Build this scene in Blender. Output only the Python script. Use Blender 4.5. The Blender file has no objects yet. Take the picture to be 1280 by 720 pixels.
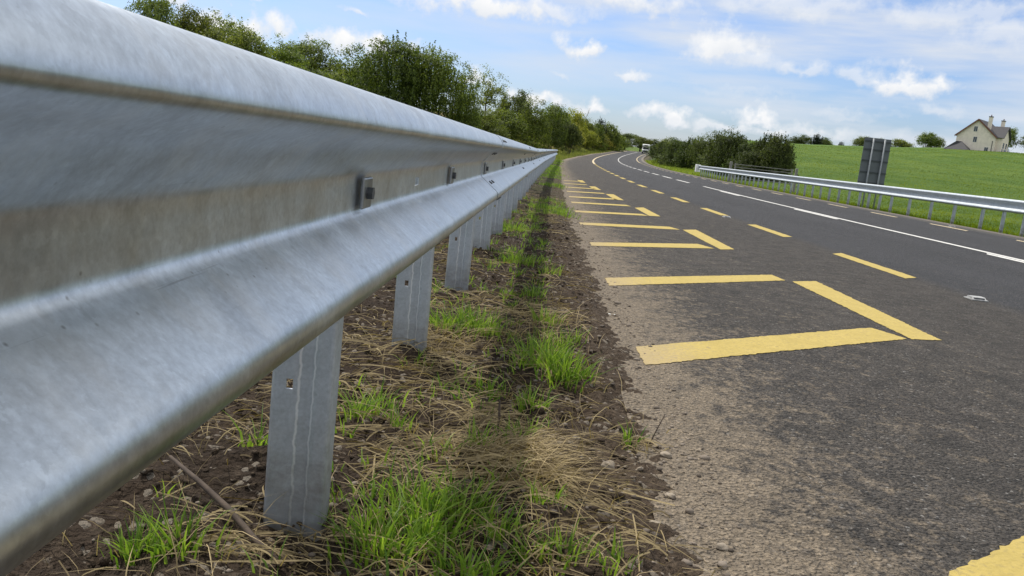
import bpy, bmesh, math, random
import numpy as np
from mathutils import Vector, Matrix
rng = np.random.default_rng(11)
random.seed(5)
R = math.radians
scene = bpy.context.scene
COL = scene.collection

# ------------------------------------------------------------------ helpers
def link(o):
    COL.objects.link(o); return o

def tag(o, label=None, cat=None, group=None, kind=None):
    if label: o['label'] = label
    if cat: o['category'] = cat
    if group: o['group'] = group
    if kind: o['kind'] = kind
    return o

def empty(name, loc, rz=0.0):
    o = bpy.data.objects.new(name, None); link(o)
    o.location = loc; o.rotation_euler = (0, 0, rz); o.empty_display_size = .2
    return o

def mesh_np(name, V, F, mat=None, parent=None, smooth=False):
    me = bpy.data.meshes.new(name)
    me.from_pydata([tuple(map(float, v)) for v in V] if not isinstance(V, np.ndarray) else V.tolist(), [], F if isinstance(F, list) else F.tolist())
    me.update()
    o = bpy.data.objects.new(name, me); link(o)
    if mat:
        for m in (mat if isinstance(mat, (list, tuple)) else [mat]): me.materials.append(m)
    if parent: o.parent = parent
    if smooth: me.polygons.foreach_set('use_smooth', [True]*len(me.polygons))
    return o

def mesh_fast(name, V, quads=None, tris=None, mat=None, parent=None, smooth=False, attrs=None):
    """numpy arrays straight into a mesh"""
    me = bpy.data.meshes.new(name)
    nq = 0 if quads is None else len(quads); nt = 0 if tris is None else len(tris)
    me.vertices.add(len(V)); me.vertices.foreach_set('co', np.ascontiguousarray(V, dtype=np.float32).ravel())
    idx = []
    if nq: idx.append(np.asarray(quads).ravel())
    if nt: idx.append(np.asarray(tris).ravel())
    idx = np.concatenate(idx).astype(np.int32)
    me.loops.add(len(idx)); me.loops.foreach_set('vertex_index', idx)
    ls = np.concatenate([np.arange(nq)*4, nq*4+np.arange(nt)*3]).astype(np.int32)
    me.polygons.add(nq+nt); me.polygons.foreach_set('loop_start', ls)
    if smooth: me.polygons.foreach_set('use_smooth', np.ones(nq+nt, dtype=bool))
    me.update(calc_edges=True); me.validate()
    if attrs:
        for k, a in attrs.items():
            at = me.attributes.new(k, 'FLOAT', 'POINT'); at.data.foreach_set('value', np.asarray(a, dtype=np.float32))
    o = bpy.data.objects.new(name, me); link(o)
    if mat: me.materials.append(mat)
    if parent: o.parent = parent
    return o

class MB:
    def __init__(s): s.v = []; s.f = []
    def box(s, x0, x1, y0, y1, z0, z1):
        b = len(s.v)
        s.v += [(x0,y0,z0),(x1,y0,z0),(x1,y1,z0),(x0,y1,z0),(x0,y0,z1),(x1,y0,z1),(x1,y1,z1),(x0,y1,z1)]
        s.f += [(b,b+3,b+2,b+1),(b+4,b+5,b+6,b+7),(b,b+1,b+5,b+4),(b+1,b+2,b+6,b+5),(b+2,b+3,b+7,b+6),(b+3,b,b+4,b+7)]
        return s
    def tube(s, pts, rad, n=7, cap=True):
        pts = [Vector(p) for p in pts]; b = len(s.v)
        if not hasattr(rad, '__len__'): rad = [rad]*len(pts)
        for i, p in enumerate(pts):
            d = (pts[min(i+1, len(pts)-1)] - pts[max(i-1, 0)]).normalized()
            a = d.orthogonal().normalized() if abs(d.z) < .9 else Vector((1, 0, 0)) - d*d.x
            a.normalize(); c = d.cross(a)
            for k in range(n):
                t = 2*math.pi*k/n; q = p + (a*math.cos(t) + c*math.sin(t))*rad[i]
                s.v.append(tuple(q))
        for i in range(len(pts)-1):
            for k in range(n):
                k2 = (k+1) % n
                s.f.append((b+i*n+k, b+i*n+k2, b+(i+1)*n+k2, b+(i+1)*n+k))
        if cap:
            s.f.append(tuple(b+k for k in range(n))[::-1]); s.f.append(tuple(b+(len(pts)-1)*n+k for k in range(n)))
        return s
    def poly(s, pts):
        b = len(s.v); s.v += [tuple(p) for p in pts]; s.f.append(tuple(range(b, b+len(pts)))); return s
    def prism(s, pts, d):
        """closed outline pts extruded by vector d"""
        b = len(s.v); n = len(pts); d = Vector(d)
        s.v += [tuple(p) for p in pts] + [tuple(Vector(p)+d) for p in pts]
        s.f.append(tuple(range(b, b+n))[::-1]); s.f.append(tuple(range(b+n, b+2*n)))
        for i in range(n):
            j = (i+1) % n; s.f.append((b+i, b+j, b+n+j, b+n+i))
        return s
    def build(s, name, mat, parent=None, smooth=False, bevel=0):
        o = mesh_np(name, s.v, s.f, mat, parent, smooth)
        bm = bmesh.new(); bm.from_mesh(o.data); bmesh.ops.recalc_face_normals(bm, faces=bm.faces)
        bm.to_mesh(o.data); bm.free()
        if bevel:
            m = o.modifiers.new('bevel', 'BEVEL'); m.width = bevel; m.segments = 2; m.limit_method = 'ANGLE'
        return o

def S(t):
    t = np.clip(t, 0, 1); return t*t*(3-2*t)

_tab = np.random.default_rng(3).random((256, 256))
def vnoise(x, y):
    x = np.asarray(x, float); y = np.asarray(y, float)
    xi = np.floor(x).astype(int); yi = np.floor(y).astype(int); fx = S(x-xi); fy = S(y-yi)
    a = _tab[xi & 255, yi & 255]; b = _tab[(xi+1) & 255, yi & 255]; c = _tab[xi & 255, (yi+1) & 255]; d = _tab[(xi+1) & 255, (yi+1) & 255]
    return (a*(1-fx)+b*fx)*(1-fy) + (c*(1-fx)+d*fx)*fy
def fbm(x, y, o=4):
    r = 0; a = .5; s = 0
    for i in range(o):
        r = r + a*vnoise(x*2**i+17.3*i, y*2**i+9.1*i); s += a; a *= .5
    return r/s*2-1        # about -1..1

# ------------------------------------------------------------------ the shape of the place
def xc(y):                                    # centre line of the road
    y = np.asarray(y, float)
    a = 5.1+.00125*(np.clip(y, -20, 30)-30)**2
    b = (np.clip(y, 30, 300)-30)**2/2580
    return a + b + np.where(y > 300, (y-300)*.2093, 0)
_ey = [-30, -10, 1.4, 3, 4.8, 9, 20, 40, 60, 80, 110, 150, 220, 280, 300, 3000]
_ex = [.45, .43, .39, .385, .355, .265, .17, .09, .22, .9, 2.45, 5.55, 14.1, 23.9, 27.9, 597]
def xe(y): return np.interp(y, _ey, _ex)      # left edge of the asphalt
def zr(y):
    y = np.asarray(y, float)
    k = 8.4e-5; yy = np.clip(y, 60, 230)
    return k*(yy-60)**2 + np.where(y > 230, (np.clip(y, 230, 330)-230)*.012, 0)

def terrain(x, y):
    x = np.asarray(x, float); y = np.asarray(y, float)
    z = zr(y)
    d = x-xc(y)-3.9                           # right of the asphalt
    ang = x/np.maximum(y, 5.)
    hr = 9.4*S((y-22)/195)*S((d-2)/20)*(.66+.42*S((d-24)/62))*(1-.25*S((y-230)/300))
    hr = hr + .5*S((y-25)/60)*fbm(x*.045, y*.03, 3)*S((d-10)/30)
    zright = z - .12*S(d/1.0) - .35*S((d-2.6)/2.5)*(1-S((y-60)/40)) + hr
    e = xe(y)-x                               # left of the asphalt
    hl = 2.6*S((e-3)/12)*(.10+.90*S((y-50)/70))*(1-.75*S((e-14)/12)*S((115-y)/20)) + 2.2*S((e-2)/8)*S((y-130)/40)*(1-S((y-225)/25))
    hl = hl + .35*fbm(x*.12, y*.1, 3)*S((e-2)/6)
    zleft = z - .06*S(e/.4) + hl
    mid = z-.08
    out = np.where(d > 0, zright, np.where(e > 0, zleft, mid))
    far = S((y-700)/800)
    return out*(1-.7*far) - .1

# ------------------------------------------------------------------ material helpers
def new_mat(name):
    m = bpy.data.materials.new(name); m.use_nodes = True
    nt = m.node_tree; b = nt.nodes['Principled BSDF']
    return m, nt, b
class N:
    """tiny node helper"""
    def __init__(s, nt): s.nt = nt
    def n(s, typ, **kw):
        o = s.nt.nodes.new(typ)
        for k, v in kw.items(): setattr(o, k, v)
        return o
    def l(s, a, b): s.nt.links.new(a, b)
    def setv(s, sock, v):
        if isinstance(v, bpy.types.NodeSocket): s.l(v, sock)
        else: sock.default_value = v
    def math(s, op, a, b=0.0, c=None, clamp=False):
        o = s.n('ShaderNodeMath', operation=op); o.use_clamp = clamp
        s.setv(o.inputs[0], a); s.setv(o.inputs[1], b)
        if c is not None: s.setv(o.inputs[2], c)
        return o.outputs[0]
    def mix(s, f, a, b):
        o = s.n('ShaderNodeMix', data_type='RGBA'); s.setv(o.inputs[0], f); s.setv(o.inputs[6], a); s.setv(o.inputs[7], b)
        return o.outputs[2]
    def noise(s, vec, scale, detail=4, rough=.55, out=0):
        o = s.n('ShaderNodeTexNoise'); s.setv(o.inputs['Vector'], vec); o.inputs['Scale'].default_value = scale
        o.inputs['Detail'].default_value = detail; o.inputs['Roughness'].default_value = rough
        return o.outputs[out]
    def ramp(s, f, stops, interp='LINEAR'):
        o = s.n('ShaderNodeValToRGB'); s.l(f, o.inputs[0]); o.color_ramp.interpolation = interp
        e = o.color_ramp.elements
        while len(e) < len(stops): e.new(.5)
        for i, (p, c) in enumerate(stops):
            e[i].position = p; e[i].color = (c if len(c) == 4 else (*c, 1)) if hasattr(c, '__len__') else (c, c, c, 1)
        return o.outputs[0]
    def mapr(s, v, a, b, c=0.0, d=1.0, clamp=True):
        o = s.n('ShaderNodeMapRange'); o.clamp = clamp
        s.setv(o.inputs[0], v)
        for i, q in enumerate((a, b, c, d)): s.setv(o.inputs[i+1], q)
        return o.outputs[0]
    def scale(s, vec, sc):
        o = s.n('ShaderNodeMapping'); s.l(vec, o.inputs[0]); o.inputs['Scale'].default_value = sc; return o.outputs[0]
    def bump(s, h, strength, dist, normal=None):
        o = s.n('ShaderNodeBump'); s.l(h, o.inputs['Height']); o.inputs['Strength'].default_value = strength
        o.inputs['Distance'].default_value = dist
        if normal: s.l(normal, o.inputs['Normal'])
        return o.outputs[0]
    def attr(s, name): return s.n('ShaderNodeAttribute', attribute_name=name).outputs['Fac']
    def pos(s): return s.n('ShaderNodeNewGeometry').outputs['Position']
    def obj(s): return s.n('ShaderNodeTexCoord').outputs['Object']

def plain(name, col, rough=.6, metal=0.0, var=.12, scale=6.0, bump=0.0):
    m, nt, b = new_mat(name); h = N(nt)
    nz = h.noise(h.obj(), scale, 5)
    c = h.mix(h.mapr(nz, .3, .7), (*[v*(1-var) for v in col], 1), (*[min(1, v*(1+var)) for v in col], 1))
    h.l(c, b.inputs['Base Color']); b.inputs['Roughness'].default_value = rough; b.inputs['Metallic'].default_value = metal
    if bump: h.l(h.bump(nz, .5, bump), b.inputs['Normal'])
    return m

# --- galvanised steel
def make_galv(name, base=.52, kind='beam'):
    m, nt, b = new_mat(name); h = N(nt); P = h.obj()
    spang = h.n('ShaderNodeTexVoronoi'); spd = h.n('ShaderNodeVectorMath', operation='ADD'); spn = h.n('ShaderNodeVectorMath', operation='SCALE'); h.l(h.noise(P, 60, 3, .6, 1), spn.inputs[0]); spn.inputs['Scale'].default_value = .03; h.l(P, spd.inputs[0]); h.l(spn.outputs[0], spd.inputs[1]); h.l(spd.outputs[0], spang.inputs['Vector']); spang.inputs['Scale'].default_value = 70
    blotch = h.noise(P, 9, 5, .6)
    fine = h.noise(P, 140, 3, .6)
    diag = h.n('ShaderNodeMapping'); h.l(P, diag.inputs[0]); diag.inputs['Rotation'].default_value = (R(-28), 0, 0); diag.inputs['Scale'].default_value = (16, 42, 16)
    streak = h.noise(diag.outputs[0], 1.0, 4, .6)
    drip = h.noise(h.scale(P, (3, 55, 3)), 1.0, 4, .65)
    SPC = h.n('ShaderNodeSeparateColor'); h.l(spang.outputs['Color'], SPC.inputs[0])
    v = h.math('MULTIPLY', h.mapr(blotch, .3, .72, .84, 1.10), h.mapr(streak, .3, .7, .97, 1.03))
    v = h.math('MULTIPLY', v, h.mapr(drip, .3, .7, .98, 1.02))
    v = h.math('MULTIPLY', v, h.mapr(SPC.outputs[0], 0, 1, .94, 1.06))
    v = h.math('MULTIPLY', v, h.mapr(fine, .3, .7, .88, 1.10))
    # dull white bloom patches
    bloom = h.mapr(h.noise(h.scale(P, (1, 1.6, 1)), 6.5, 7, .68), .50, .70)
    col = h.mix(1.0, (0, 0, 0, 1), (base*.915, base*.995, base*1.075, 1))
    mul = h.n('ShaderNodeMix', data_type='RGBA', blend_type='MULTIPLY'); mul.inputs[0].default_value = 1
    h.l(col, mul.inputs[6])
    cc = h.n('ShaderNodeCombineColor'); [h.l(v, cc.inputs[i]) for i in range(3)]; h.l(cc.outputs[0], mul.inputs[7])
    c = h.mix(h.math('MULTIPLY', bloom, .42), mul.outputs[2], (.66, .655, .63, 1))
    if kind == 'post':
        sx = h.n('ShaderNodeSeparateXYZ'); h.l(P, sx.inputs[0])
        wob = h.mapr(h.noise(h.scale(P, (0, 0, 1)), 22, 3), 0, 1, -.009, .009, False)
        tot = None
        for x0 in (-.0085, .0165):
            dd = h.math('ABSOLUTE', h.math('SUBTRACT', h.math('ADD', sx.outputs[0], wob), x0))
            ln = h.math('SUBTRACT', 1.0, h.mapr(dd, .0008, .0026))
            tot = ln if tot is None else h.math('MAXIMUM', tot, ln)
        c = h.mix(h.math('MULTIPLY', tot, .62), c, (.88, .90, .90, 1))
        grime = h.mapr(h.math('ADD', sx.outputs[2], h.mapr(h.noise(P, 40, 4, .7), .3, .7, -.05, .05, False)), .03, .22, .9, 0)
        c = h.mix(h.math('MULTIPLY', grime, h.mapr(blotch, .35, .6)), c, (.16, .14, .11, 1))
    if kind == 'beam':
        dirt = h.mapr(h.noise(h.scale(P, (1, .8, 1)), 14, 7, .74), .50, .72)
        c = h.mix(h.math('MULTIPLY', dirt, .42), c, (.24, .24, .235, 1))
        speck = h.n('ShaderNodeTexVoronoi'); h.l(P, speck.inputs['Vector']); speck.inputs['Scale'].default_value = 42
        spk = h.math('MULTIPLY', h.mapr(speck.outputs['Distance'], .10, .04), h.mapr(h.noise(P, 6, 3), .52, .6))
        c = h.mix(h.math('MULTIPLY', spk, .6), c, (.13, .12, .11, 1))
        scratch = h.n('ShaderNodeMapping'); h.l(P, scratch.inputs[0]); scratch.inputs['Rotation'].default_value = (R(62), R(10), R(20)); scratch.inputs['Scale'].default_value = (30, 6, 400)
        sc = h.mapr(h.noise(scratch.outputs[0], 1.0, 2, .5), .70, .76)
        sc = h.math('MULTIPLY', sc, h.mapr(h.noise(P, 3.1, 3), .52, .62))
        c = h.mix(h.math('MULTIPLY', sc, .45), c, (.2, .21, .22, 1))
    h.l(c, b.inputs['Base Color'])
    b.inputs['Metallic'].default_value = {'beam': .97, 'post': .55}.get(kind, .5)
    lo_, hi_ = {'beam': (.29, .42), 'post': (.45, .6)}.get(kind, (.45, .6))
    h.l(h.mapr(h.math('ADD', h.math('MULTIPLY', blotch, .7), h.math('MULTIPLY', streak, .3)), .3, .7, lo_, hi_), b.inputs['Roughness'])
    bb = h.math('ADD', h.math('MULTIPLY', blotch, .5), h.math('MULTIPLY', fine, .25))
    h.l(h.bump(bb, .12, .0012), b.inputs['Normal'])
    return m
GALV = make_galv('galvanised_beam', .60)
GALVP = make_galv('galvanised_post', .52, 'post')
DARKSTEEL = plain('dull_bolt_steel', (.10, .105, .11), .55, .7, .3, 60)

# --- asphalt
def make_asphalt():
    m, nt, b = new_mat('asphalt'); h = N(nt); P = h.pos()
    ed = h.attr('ed'); oc = h.attr('oc')
    vor = h.n('ShaderNodeTexVoronoi'); h.l(P, vor.inputs['Vector']); vor.inputs['Scale'].default_value = 150; vor.inputs['Randomness'].default_value = 1
    vor2 = h.n('ShaderNodeTexVoronoi'); h.l(P, vor2.inputs['Vector']); vor2.inputs['Scale'].default_value = 85
    big = h.noise(h.scale(P, (1.2, .35, 1)), 1.0, 5, .6)
    midn = h.noise(P, 7, 5, .65)
    fine = h.noise(P, 60, 4, .7)
    sepc = h.n('ShaderNodeSeparateColor'); h.l(vor.outputs['Color'], sepc.inputs[0])
    # lane = right of the left yellow line; shoulder = left of it
    lane = h.mapr(h.math('ADD', oc, h.mapr(midn, 0, 1, -.12, .12, False)), -2.95, -2.70)
    shoulder = h.mix(h.mapr(midn, .32, .68), (.032, .028, .024, 1), (.074, .064, .054, 1))
    lanec = h.mix(h.mapr(midn, .3, .7), (.033, .033, .037, 1), (.047, .047, .050, 1))
    # wheel tracks slightly paler
    track = h.math('SUBTRACT', 1.0, h.mapr(h.math('ABSOLUTE', h.math('SUBTRACT', h.math('ABSOLUTE', h.math('SUBTRACT', h.math('ABSOLUTE', oc), 1.4)), .75)), .1, .45))
    lanec = h.mix(h.math('MULTIPLY', track, .22), lanec, (.058, .057, .061, 1))
    c = h.mix(lane, shoulder, lanec)
    # stone-to-stone variation
    mul = h.n('ShaderNodeMix', data_type='RGBA', blend_type='MULTIPLY'); mul.inputs[0].default_value = 1
    h.l(c, mul.inputs[6])
    f = h.mapr(sepc.outputs[0], 0, 1, .42, 1.62)
    f = h.math('MULTIPLY', f, h.mapr(big, .3, .7, .86, 1.14))
    f = h.math('MULTIPLY', f, h.mapr(fine, .34, .66, .60, 1.32))
    cc = h.n('ShaderNodeCombineColor'); [h.l(f, cc.inputs[i]) for i in range(3)]; h.l(cc.outputs[0], mul.inputs[7])
    c = mul.outputs[2]
    # pale stones
    c = h.mix(h.mapr(sepc.outputs[1], .984, .990), c, (.20, .19, .175, 1))
    # dried mud dust washed over the left edge, patchy, drawn out along and across
    pat = h.noise(h.scale(P, (6, 5, 1)), 1.0, 7, .74)
    pat2 = h.noise(h.scale(P, (30, 22, 1)), 1.0, 5, .72)
    reach = h.math('MAXIMUM', h.math('POWER', h.mapr(ed, 0, 1.15, 1.0, 0.0), 2.4), h.mapr(ed, 2.4, .3, 0, .26))
    dm = h.math('ADD', h.math('MULTIPLY', reach, 1.10), h.math('MULTIPLY', h.math('SUBTRACT', pat, .5), 2.1))
    dm = h.math('ADD', dm, h.math('MULTIPLY', h.math('SUBTRACT', pat2, .5), 2.6))
    dm = h.mapr(dm, .34, .95)
    low = h.mapr(vor2.outputs['Distance'], .15, .6, 1.0, .55)      # dust lies between the stones
    dm = h.math('MULTIPLY', dm, low)
    dust = h.mix(h.mapr(fine, .3, .7), (.205, .160, .108, 1), (.40, .32, .225, 1))
    c = h.mix(h.math('MULTIPLY', dm, .93), c, dust)
    # right-hand edge: a pale dusty margin
    rm = h.mapr(h.math('ADD', oc, h.mapr(pat2, 0, 1, -.25, .25, False)), 3.42, 3.62)
    c = h.mix(h.math('MULTIPLY', rm, .8), c, (.23, .195, .15, 1))
    rl = h.mapr(oc, 3.0, 3.1); c = h.mix(h.math('MULTIPLY', rl, .35), c, (.14, .125, .105, 1))
    h.l(c, b.inputs['Base Color']); b.inputs['Roughness'].default_value = .86
    b.inputs['Specular IOR Level'].default_value = .35
    hh = h.math('ADD', h.math('MULTIPLY', vor.outputs['Distance'], -.7), h.math('MULTIPLY', vor2.outputs['Distance'], -.9))
    hh = h.math('ADD', hh, h.math('MULTIPLY', fine, .6))
    n1 = h.bump(hh, 1.0, .012)
    h.l(n1, b.inputs['Normal'])
    return m
ASPHALT = make_asphalt()

def make_paint(name, col, wear=.5):
    m, nt, b = new_mat(name); h = N(nt); P = h.pos(); ed = h.attr('ed')
    fine = h.noise(P, 55, 5, .7); mid = h.noise(P, 9, 5, .6)
    vor = h.n('ShaderNodeTexVoronoi'); h.l(P, vor.inputs['Vector']); vor.inputs['Scale'].default_value = 60
    c = h.mix(h.mapr(mid, .3, .7), (*[v*.86 for v in col], 1), (*[min(.9, v*1.08) for v in col], 1))
    w = h.mapr(h.math('ADD', fine, h.math('MULTIPLY', mid, .35)), .70, .86)
    c = h.mix(h.math('MULTIPLY', w, wear), c, (.16, .13, .09, 1))
    d = h.math('ADD', h.mapr(ed, 0, .45, .85, 0), h.math('MULTIPLY', h.math('SUBTRACT', fine, .5), 1.2))
    c = h.mix(h.mapr(d, .35, .8, 0, .7), c, (.36, .28, .17, 1))
    h.l(c, b.inputs['Base Color']); b.inputs['Roughness'].default_value = .85; b.inputs['Specular IOR Level'].default_value = .25
    h.l(h.bump(h.math('ADD', h.math('MULTIPLY', vor.outputs['Distance'], -.8), fine), .6, .006), b.inputs['Normal'])
    return m
YELLOW = make_paint('yellow_road_paint', (.45, .345, .105))
YELLOWP = make_paint('faded_yellow_road_paint', (.58, .48, .31))
WHITE = make_paint('white_road_paint', (.66, .65, .62))

# --- soil
def make_soil():
    m, nt, b = new_mat('verge_soil'); h = N(nt); P = h.pos()
    a = h.noise(P, 3.2, 6, .65); f = h.noise(P, 38, 5, .7); g = h.noise(P, 160, 3, .6)
    c = h.mix(h.mapr(a, .32, .68), (.024, .0165, .011, 1), (.060, .043, .030, 1))
    trod = h.mapr(h.math('ADD', h.attr('ed'), h.mapr(a, 0, 1, -.12, .12, False)), .34, .20)
    c = h.mix(h.math('MULTIPLY', trod, .75), c, h.mix(h.mapr(f, .35, .65), (.060, .043, .030, 1), (.115, .086, .060, 1)))
    c = h.mix(h.mapr(f, .52, .75, 0, .75), c, (.13, .098, .070, 1))
    c = h.mix(h.mapr(f, .40, .25, 0, .7), c, (.022, .016, .012, 1))
    vor = h.n('ShaderNodeTexVoronoi'); h.l(P, vor.inputs['Vector']); vor.inputs['Scale'].default_value = 75
    sp = h.n('ShaderNodeSeparateColor'); h.l(vor.outputs['Color'], sp.inputs[0])
    c = h.mix(h.mapr(sp.outputs[0], .93, .95, 0, .7), c, (.27, .235, .19, 1))
    # beyond a dozen metres moss and grass tint the soil
    y = h.n('ShaderNodeSeparateXYZ'); h.l(P, y.inputs[0])
    gm = h.math('MULTIPLY', h.mapr(y.outputs[1], 6, 28), h.mapr(h.noise(P, 2.2, 5, .7), .42, .6))
    c = h.mix(h.math('MULTIPLY', gm, .8), c, (.075, .095, .03, 1))
    h.l(c, b.inputs['Base Color']); b.inputs['Roughness'].default_value = .95; b.inputs['Specular IOR Level'].default_value = .15
    hh = h.math('ADD', f, h.math('MULTIPLY', g, .5)); hh = h.math('SUBTRACT', hh, h.math('MULTIPLY', vor.outputs['Distance'], .5))
    h.l(h.bump(hh, 1.0, .022), b.inputs['Normal'])
    return m
SOIL = make_soil()

# --- meadow and banks
def make_ground():
    m, nt, b = new_mat('meadow'); h = N(nt); P = h.pos(); ed = h.attr('ed'); oc = h.attr('oc')
    a = h.noise(h.scale(P, (.13, .10, .1)), 1.0, 5, .6); f = h.noise(h.scale(P, (1.6, .8, 1)), 1.0, 6, .7); t = h.noise(P, 9, 4, .7)
    g = h.mix(h.mapr(a, .33, .67), (.070, .145, .015, 1), (.15, .225, .032, 1))
    g = h.mix(h.mapr(f, .38, .70, 0, .65), g, (.045, .105, .013, 1))
    g = h.mix(h.mapr(t, .55, .8, 0, .5), g, (.20, .26, .06, 1))
    # dry bank beyond the left barrier
    dry = h.mix(h.mapr(h.noise(P, .6, 5, .7), .38, .62), (.10, .115, .03, 1), (.26, .185, .075, 1))
    yy_ = h.n('ShaderNodeSeparateXYZ'); h.l(P, yy_.inputs[0])
    left = h.math('MULTIPLY', h.mapr(h.math('ADD', ed, h.mapr(f, 0, 1, -1.5, 1.5, False)), -2.5, -5), h.math('MULTIPLY', h.mapr(yy_.outputs[1], 235, 205, .15, 1), h.mapr(yy_.outputs[1], 50, 85, .12, 1)))
    c = h.mix(left, g, dry)
    # bare dusty strip along the right-hand kerb-less edge
    bare = h.math('SUBTRACT', 1.0, h.mapr(h.math('ADD', oc, h.mapr(f, 0, 1, -.5, .5, False)), 5.0, 6.3))
    bare = h.math('MULTIPLY', bare, h.mapr(oc, 3.0, 3.2))
    c = h.mix(h.math('MULTIPLY', bare, .85), c, h.mix(h.mapr(oc, 3.9, 5.0), (.15, .115, .08, 1), (.055, .042, .028, 1)))
    h.l(c, b.inputs['Base Color']); b.inputs['Roughness'].default_value = .9; b.inputs['Specular IOR Level'].default_value = .2
    h.l(h.bump(h.math('ADD', f, t), 1.0, .25), b.inputs['Normal'])
    return m
MEADOW = make_ground()

# --- leaves and blades
def make_leaf(name, dark, light, trans=.35, hv=.0, rough=.6, patch=0, spec=.3):
    m = bpy.data.materials.new(name); m.use_nodes = True; nt = m.node_tree; nt.nodes.clear(); h = N(nt)
    out = h.n('ShaderNodeOutputMaterial'); geo = h.n('ShaderNodeNewGeometry'); oi = h.n('ShaderNodeObjectInfo')
    c = h.mix(geo.outputs['Random Per Island'], (*dark, 1), (*light, 1))
    hs = h.n('ShaderNodeHueSaturation'); h.l(c, hs.inputs['Color'])
    h.l(h.mapr(oi.outputs['Random'], 0, 1, .5-hv, .5+hv*.6), hs.inputs['Hue'])
    h.l(h.mapr(h.math('FRACT', h.math('MULTIPLY', oi.outputs['Random'], 7.31)), 0, 1, .75, 1.3), hs.inputs['Value'])
    c = hs.outputs[0]
    if patch:
        pz = h.pos(); p1 = h.noise(h.scale(pz, (.22, .12, 0)), 1.0, 5, .65); p2 = h.noise(h.scale(pz, (1.1, .7, 0)), 1.0, 4, .6)
        f = h.math('MULTIPLY', h.mapr(p1, .32, .68, 1-patch, 1+patch), h.mapr(p2, .3, .7, 1-patch*.6, 1+patch*.6))
        pm = h.n('ShaderNodeMix', data_type='RGBA', blend_type='MULTIPLY'); pm.inputs[0].default_value = 1; h.l(c, pm.inputs[6])
        pc = h.n('ShaderNodeCombineColor'); [h.l(q, pc.inputs[i]) for i, q in enumerate((h.math('MULTIPLY', f, h.mapr(p1, .3, .7, .85, 1.2)), f, h.math('MULTIPLY', f, .9)))]; h.l(pc.outputs[0], pm.inputs[7])
        c = pm.outputs[2]
    d = h.n('ShaderNodeBsdfPrincipled'); h.l(c, d.inputs['Base Color']); d.inputs['Roughness'].default_value = rough; d.inputs['Specular IOR Level'].default_value = spec
    t = h.n('ShaderNodeBsdfTranslucent')
    tc = h.n('ShaderNodeMix', data_type='RGBA', blend_type='MULTIPLY'); tc.inputs[0].default_value = 1; h.l(c, tc.inputs[6]); tc.inputs[7].default_value = (1.5, 1.5, .7, 1); h.l(tc.outputs[2], t.inputs[0])
    mx = h.n('ShaderNodeMixShader'); mx.inputs[0].default_value = trans
    h.l(d.outputs[0], mx.inputs[1]); h.l(t.outputs[0], mx.inputs[2]); h.l(mx.outputs[0], out.inputs[0])
    return m
LEAF_MID = make_leaf('broadleaf_green', (.034, .060, .013), (.19, .235, .050), .45, .02)
LEAF_DARK = make_leaf('dark_willow_green', (.022, .038, .012), (.115, .150, .040), .38, .012)
LEAF_BUSH = make_leaf('tall_shrub_green', (.028, .052, .012), (.17, .215, .042), .45, .01)
LEAF_YEL = make_leaf('yellow_green_shrub', (.12, .15, .024), (.32, .31, .06), .42, .02)
LEAF_PINE = make_leaf('dark_conifer_green', (.012, .024, .012), (.035, .055, .022), .15, .01)
GRASS = make_leaf('fresh_grass', (.050, .115, .012), (.215, .315, .050), .45, 0, .5)
GRASSF = make_leaf('field_grass', (.110, .165, .009), (.225, .295, .022), .48, 0, .8, .55, .08)
GRASSB = make_leaf('rough_bank_grass', (.10, .15, .03), (.30, .29, .08), .35, 0, .7)
STRAW = make_leaf('dry_straw', (.12, .085, .040), (.56, .44, .235), .2, 0, .7)
BARK = plain('bark', (.085, .068, .052), .95, 0, .35, 9, .02)
TWIG = plain('dead_twig_bark', (.07, .05, .036), .9, 0, .35, 40, .003)
STONE = plain('grey_brown_stone', (.30, .25, .19), .9, 0, .3, 40, .004)

# ------------------------------------------------------------------ terrain, road, verge
ys = np.concatenate([np.arange(-30, 0, 5), np.arange(0, 60, 1.5), np.arange(60, 330, 3), np.geomspace(330, 4000, 40)])
offs = np.concatenate([-np.geomspace(900, 12, 40), np.linspace(-11, -5, 16), np.linspace(-4, 3.0, 5), np.linspace(3.5, 9, 16), np.linspace(10, 60, 42), np.geomspace(63, 1500, 45)])
OO, YY = np.meshgrid(offs, ys)
# pull the left side onto the asphalt edge so the verge follows it
shift = np.where(OO < -4.5, (xe(YY)-xc(YY)+4.9), 0)*np.clip((-OO-4)/1.0, 0, 1)
XX = xc(YY)+OO+shift
ZZ = terrain(XX, YY)
V = np.stack([XX, YY, ZZ], -1).reshape(-1, 3)
ny, nx = XX.shape
def grid_quads(ny, nx):
    i = np.arange(ny-1)[:, None]*nx + np.arange(nx-1)[None]
    return np.stack([i, i+1, i+nx+1, i+nx], -1).reshape(-1, 4)
ter = mesh_fast('terrain', V, grid_quads(ny, nx), mat=MEADOW, smooth=True,
                attrs={'ed': (XX-xe(YY)).ravel(), 'oc': (XX-xc(YY)).ravel()})
ter['kind'] = 'structure'

# road ribbon: left edge to right edge
ry_ = np.concatenate([np.arange(-30, -1, 3), np.arange(0, 60, .6), np.arange(60, 420, 2.)])
fr = np.linspace(0, 1, 28)
XL = (xe(ry_)-.12)[:, None]; XR = (xc(ry_)+3.9)[:, None]
RX = XL*(1-fr)+XR*fr; RY = np.repeat(ry_[:, None], len(fr), 1)
RZ = zr(RY) - .004*np.abs(RX-xc(RY))*0
road = mesh_fast('road', np.stack([RX, RY, RZ], -1).reshape(-1, 3), grid_quads(*RX.shape), mat=ASPHALT, smooth=True,
                 attrs={'ed': (RX-xe(RY)).ravel(), 'oc': (RX-xc(RY)).ravel()})
road['kind'] = 'structure'

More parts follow.
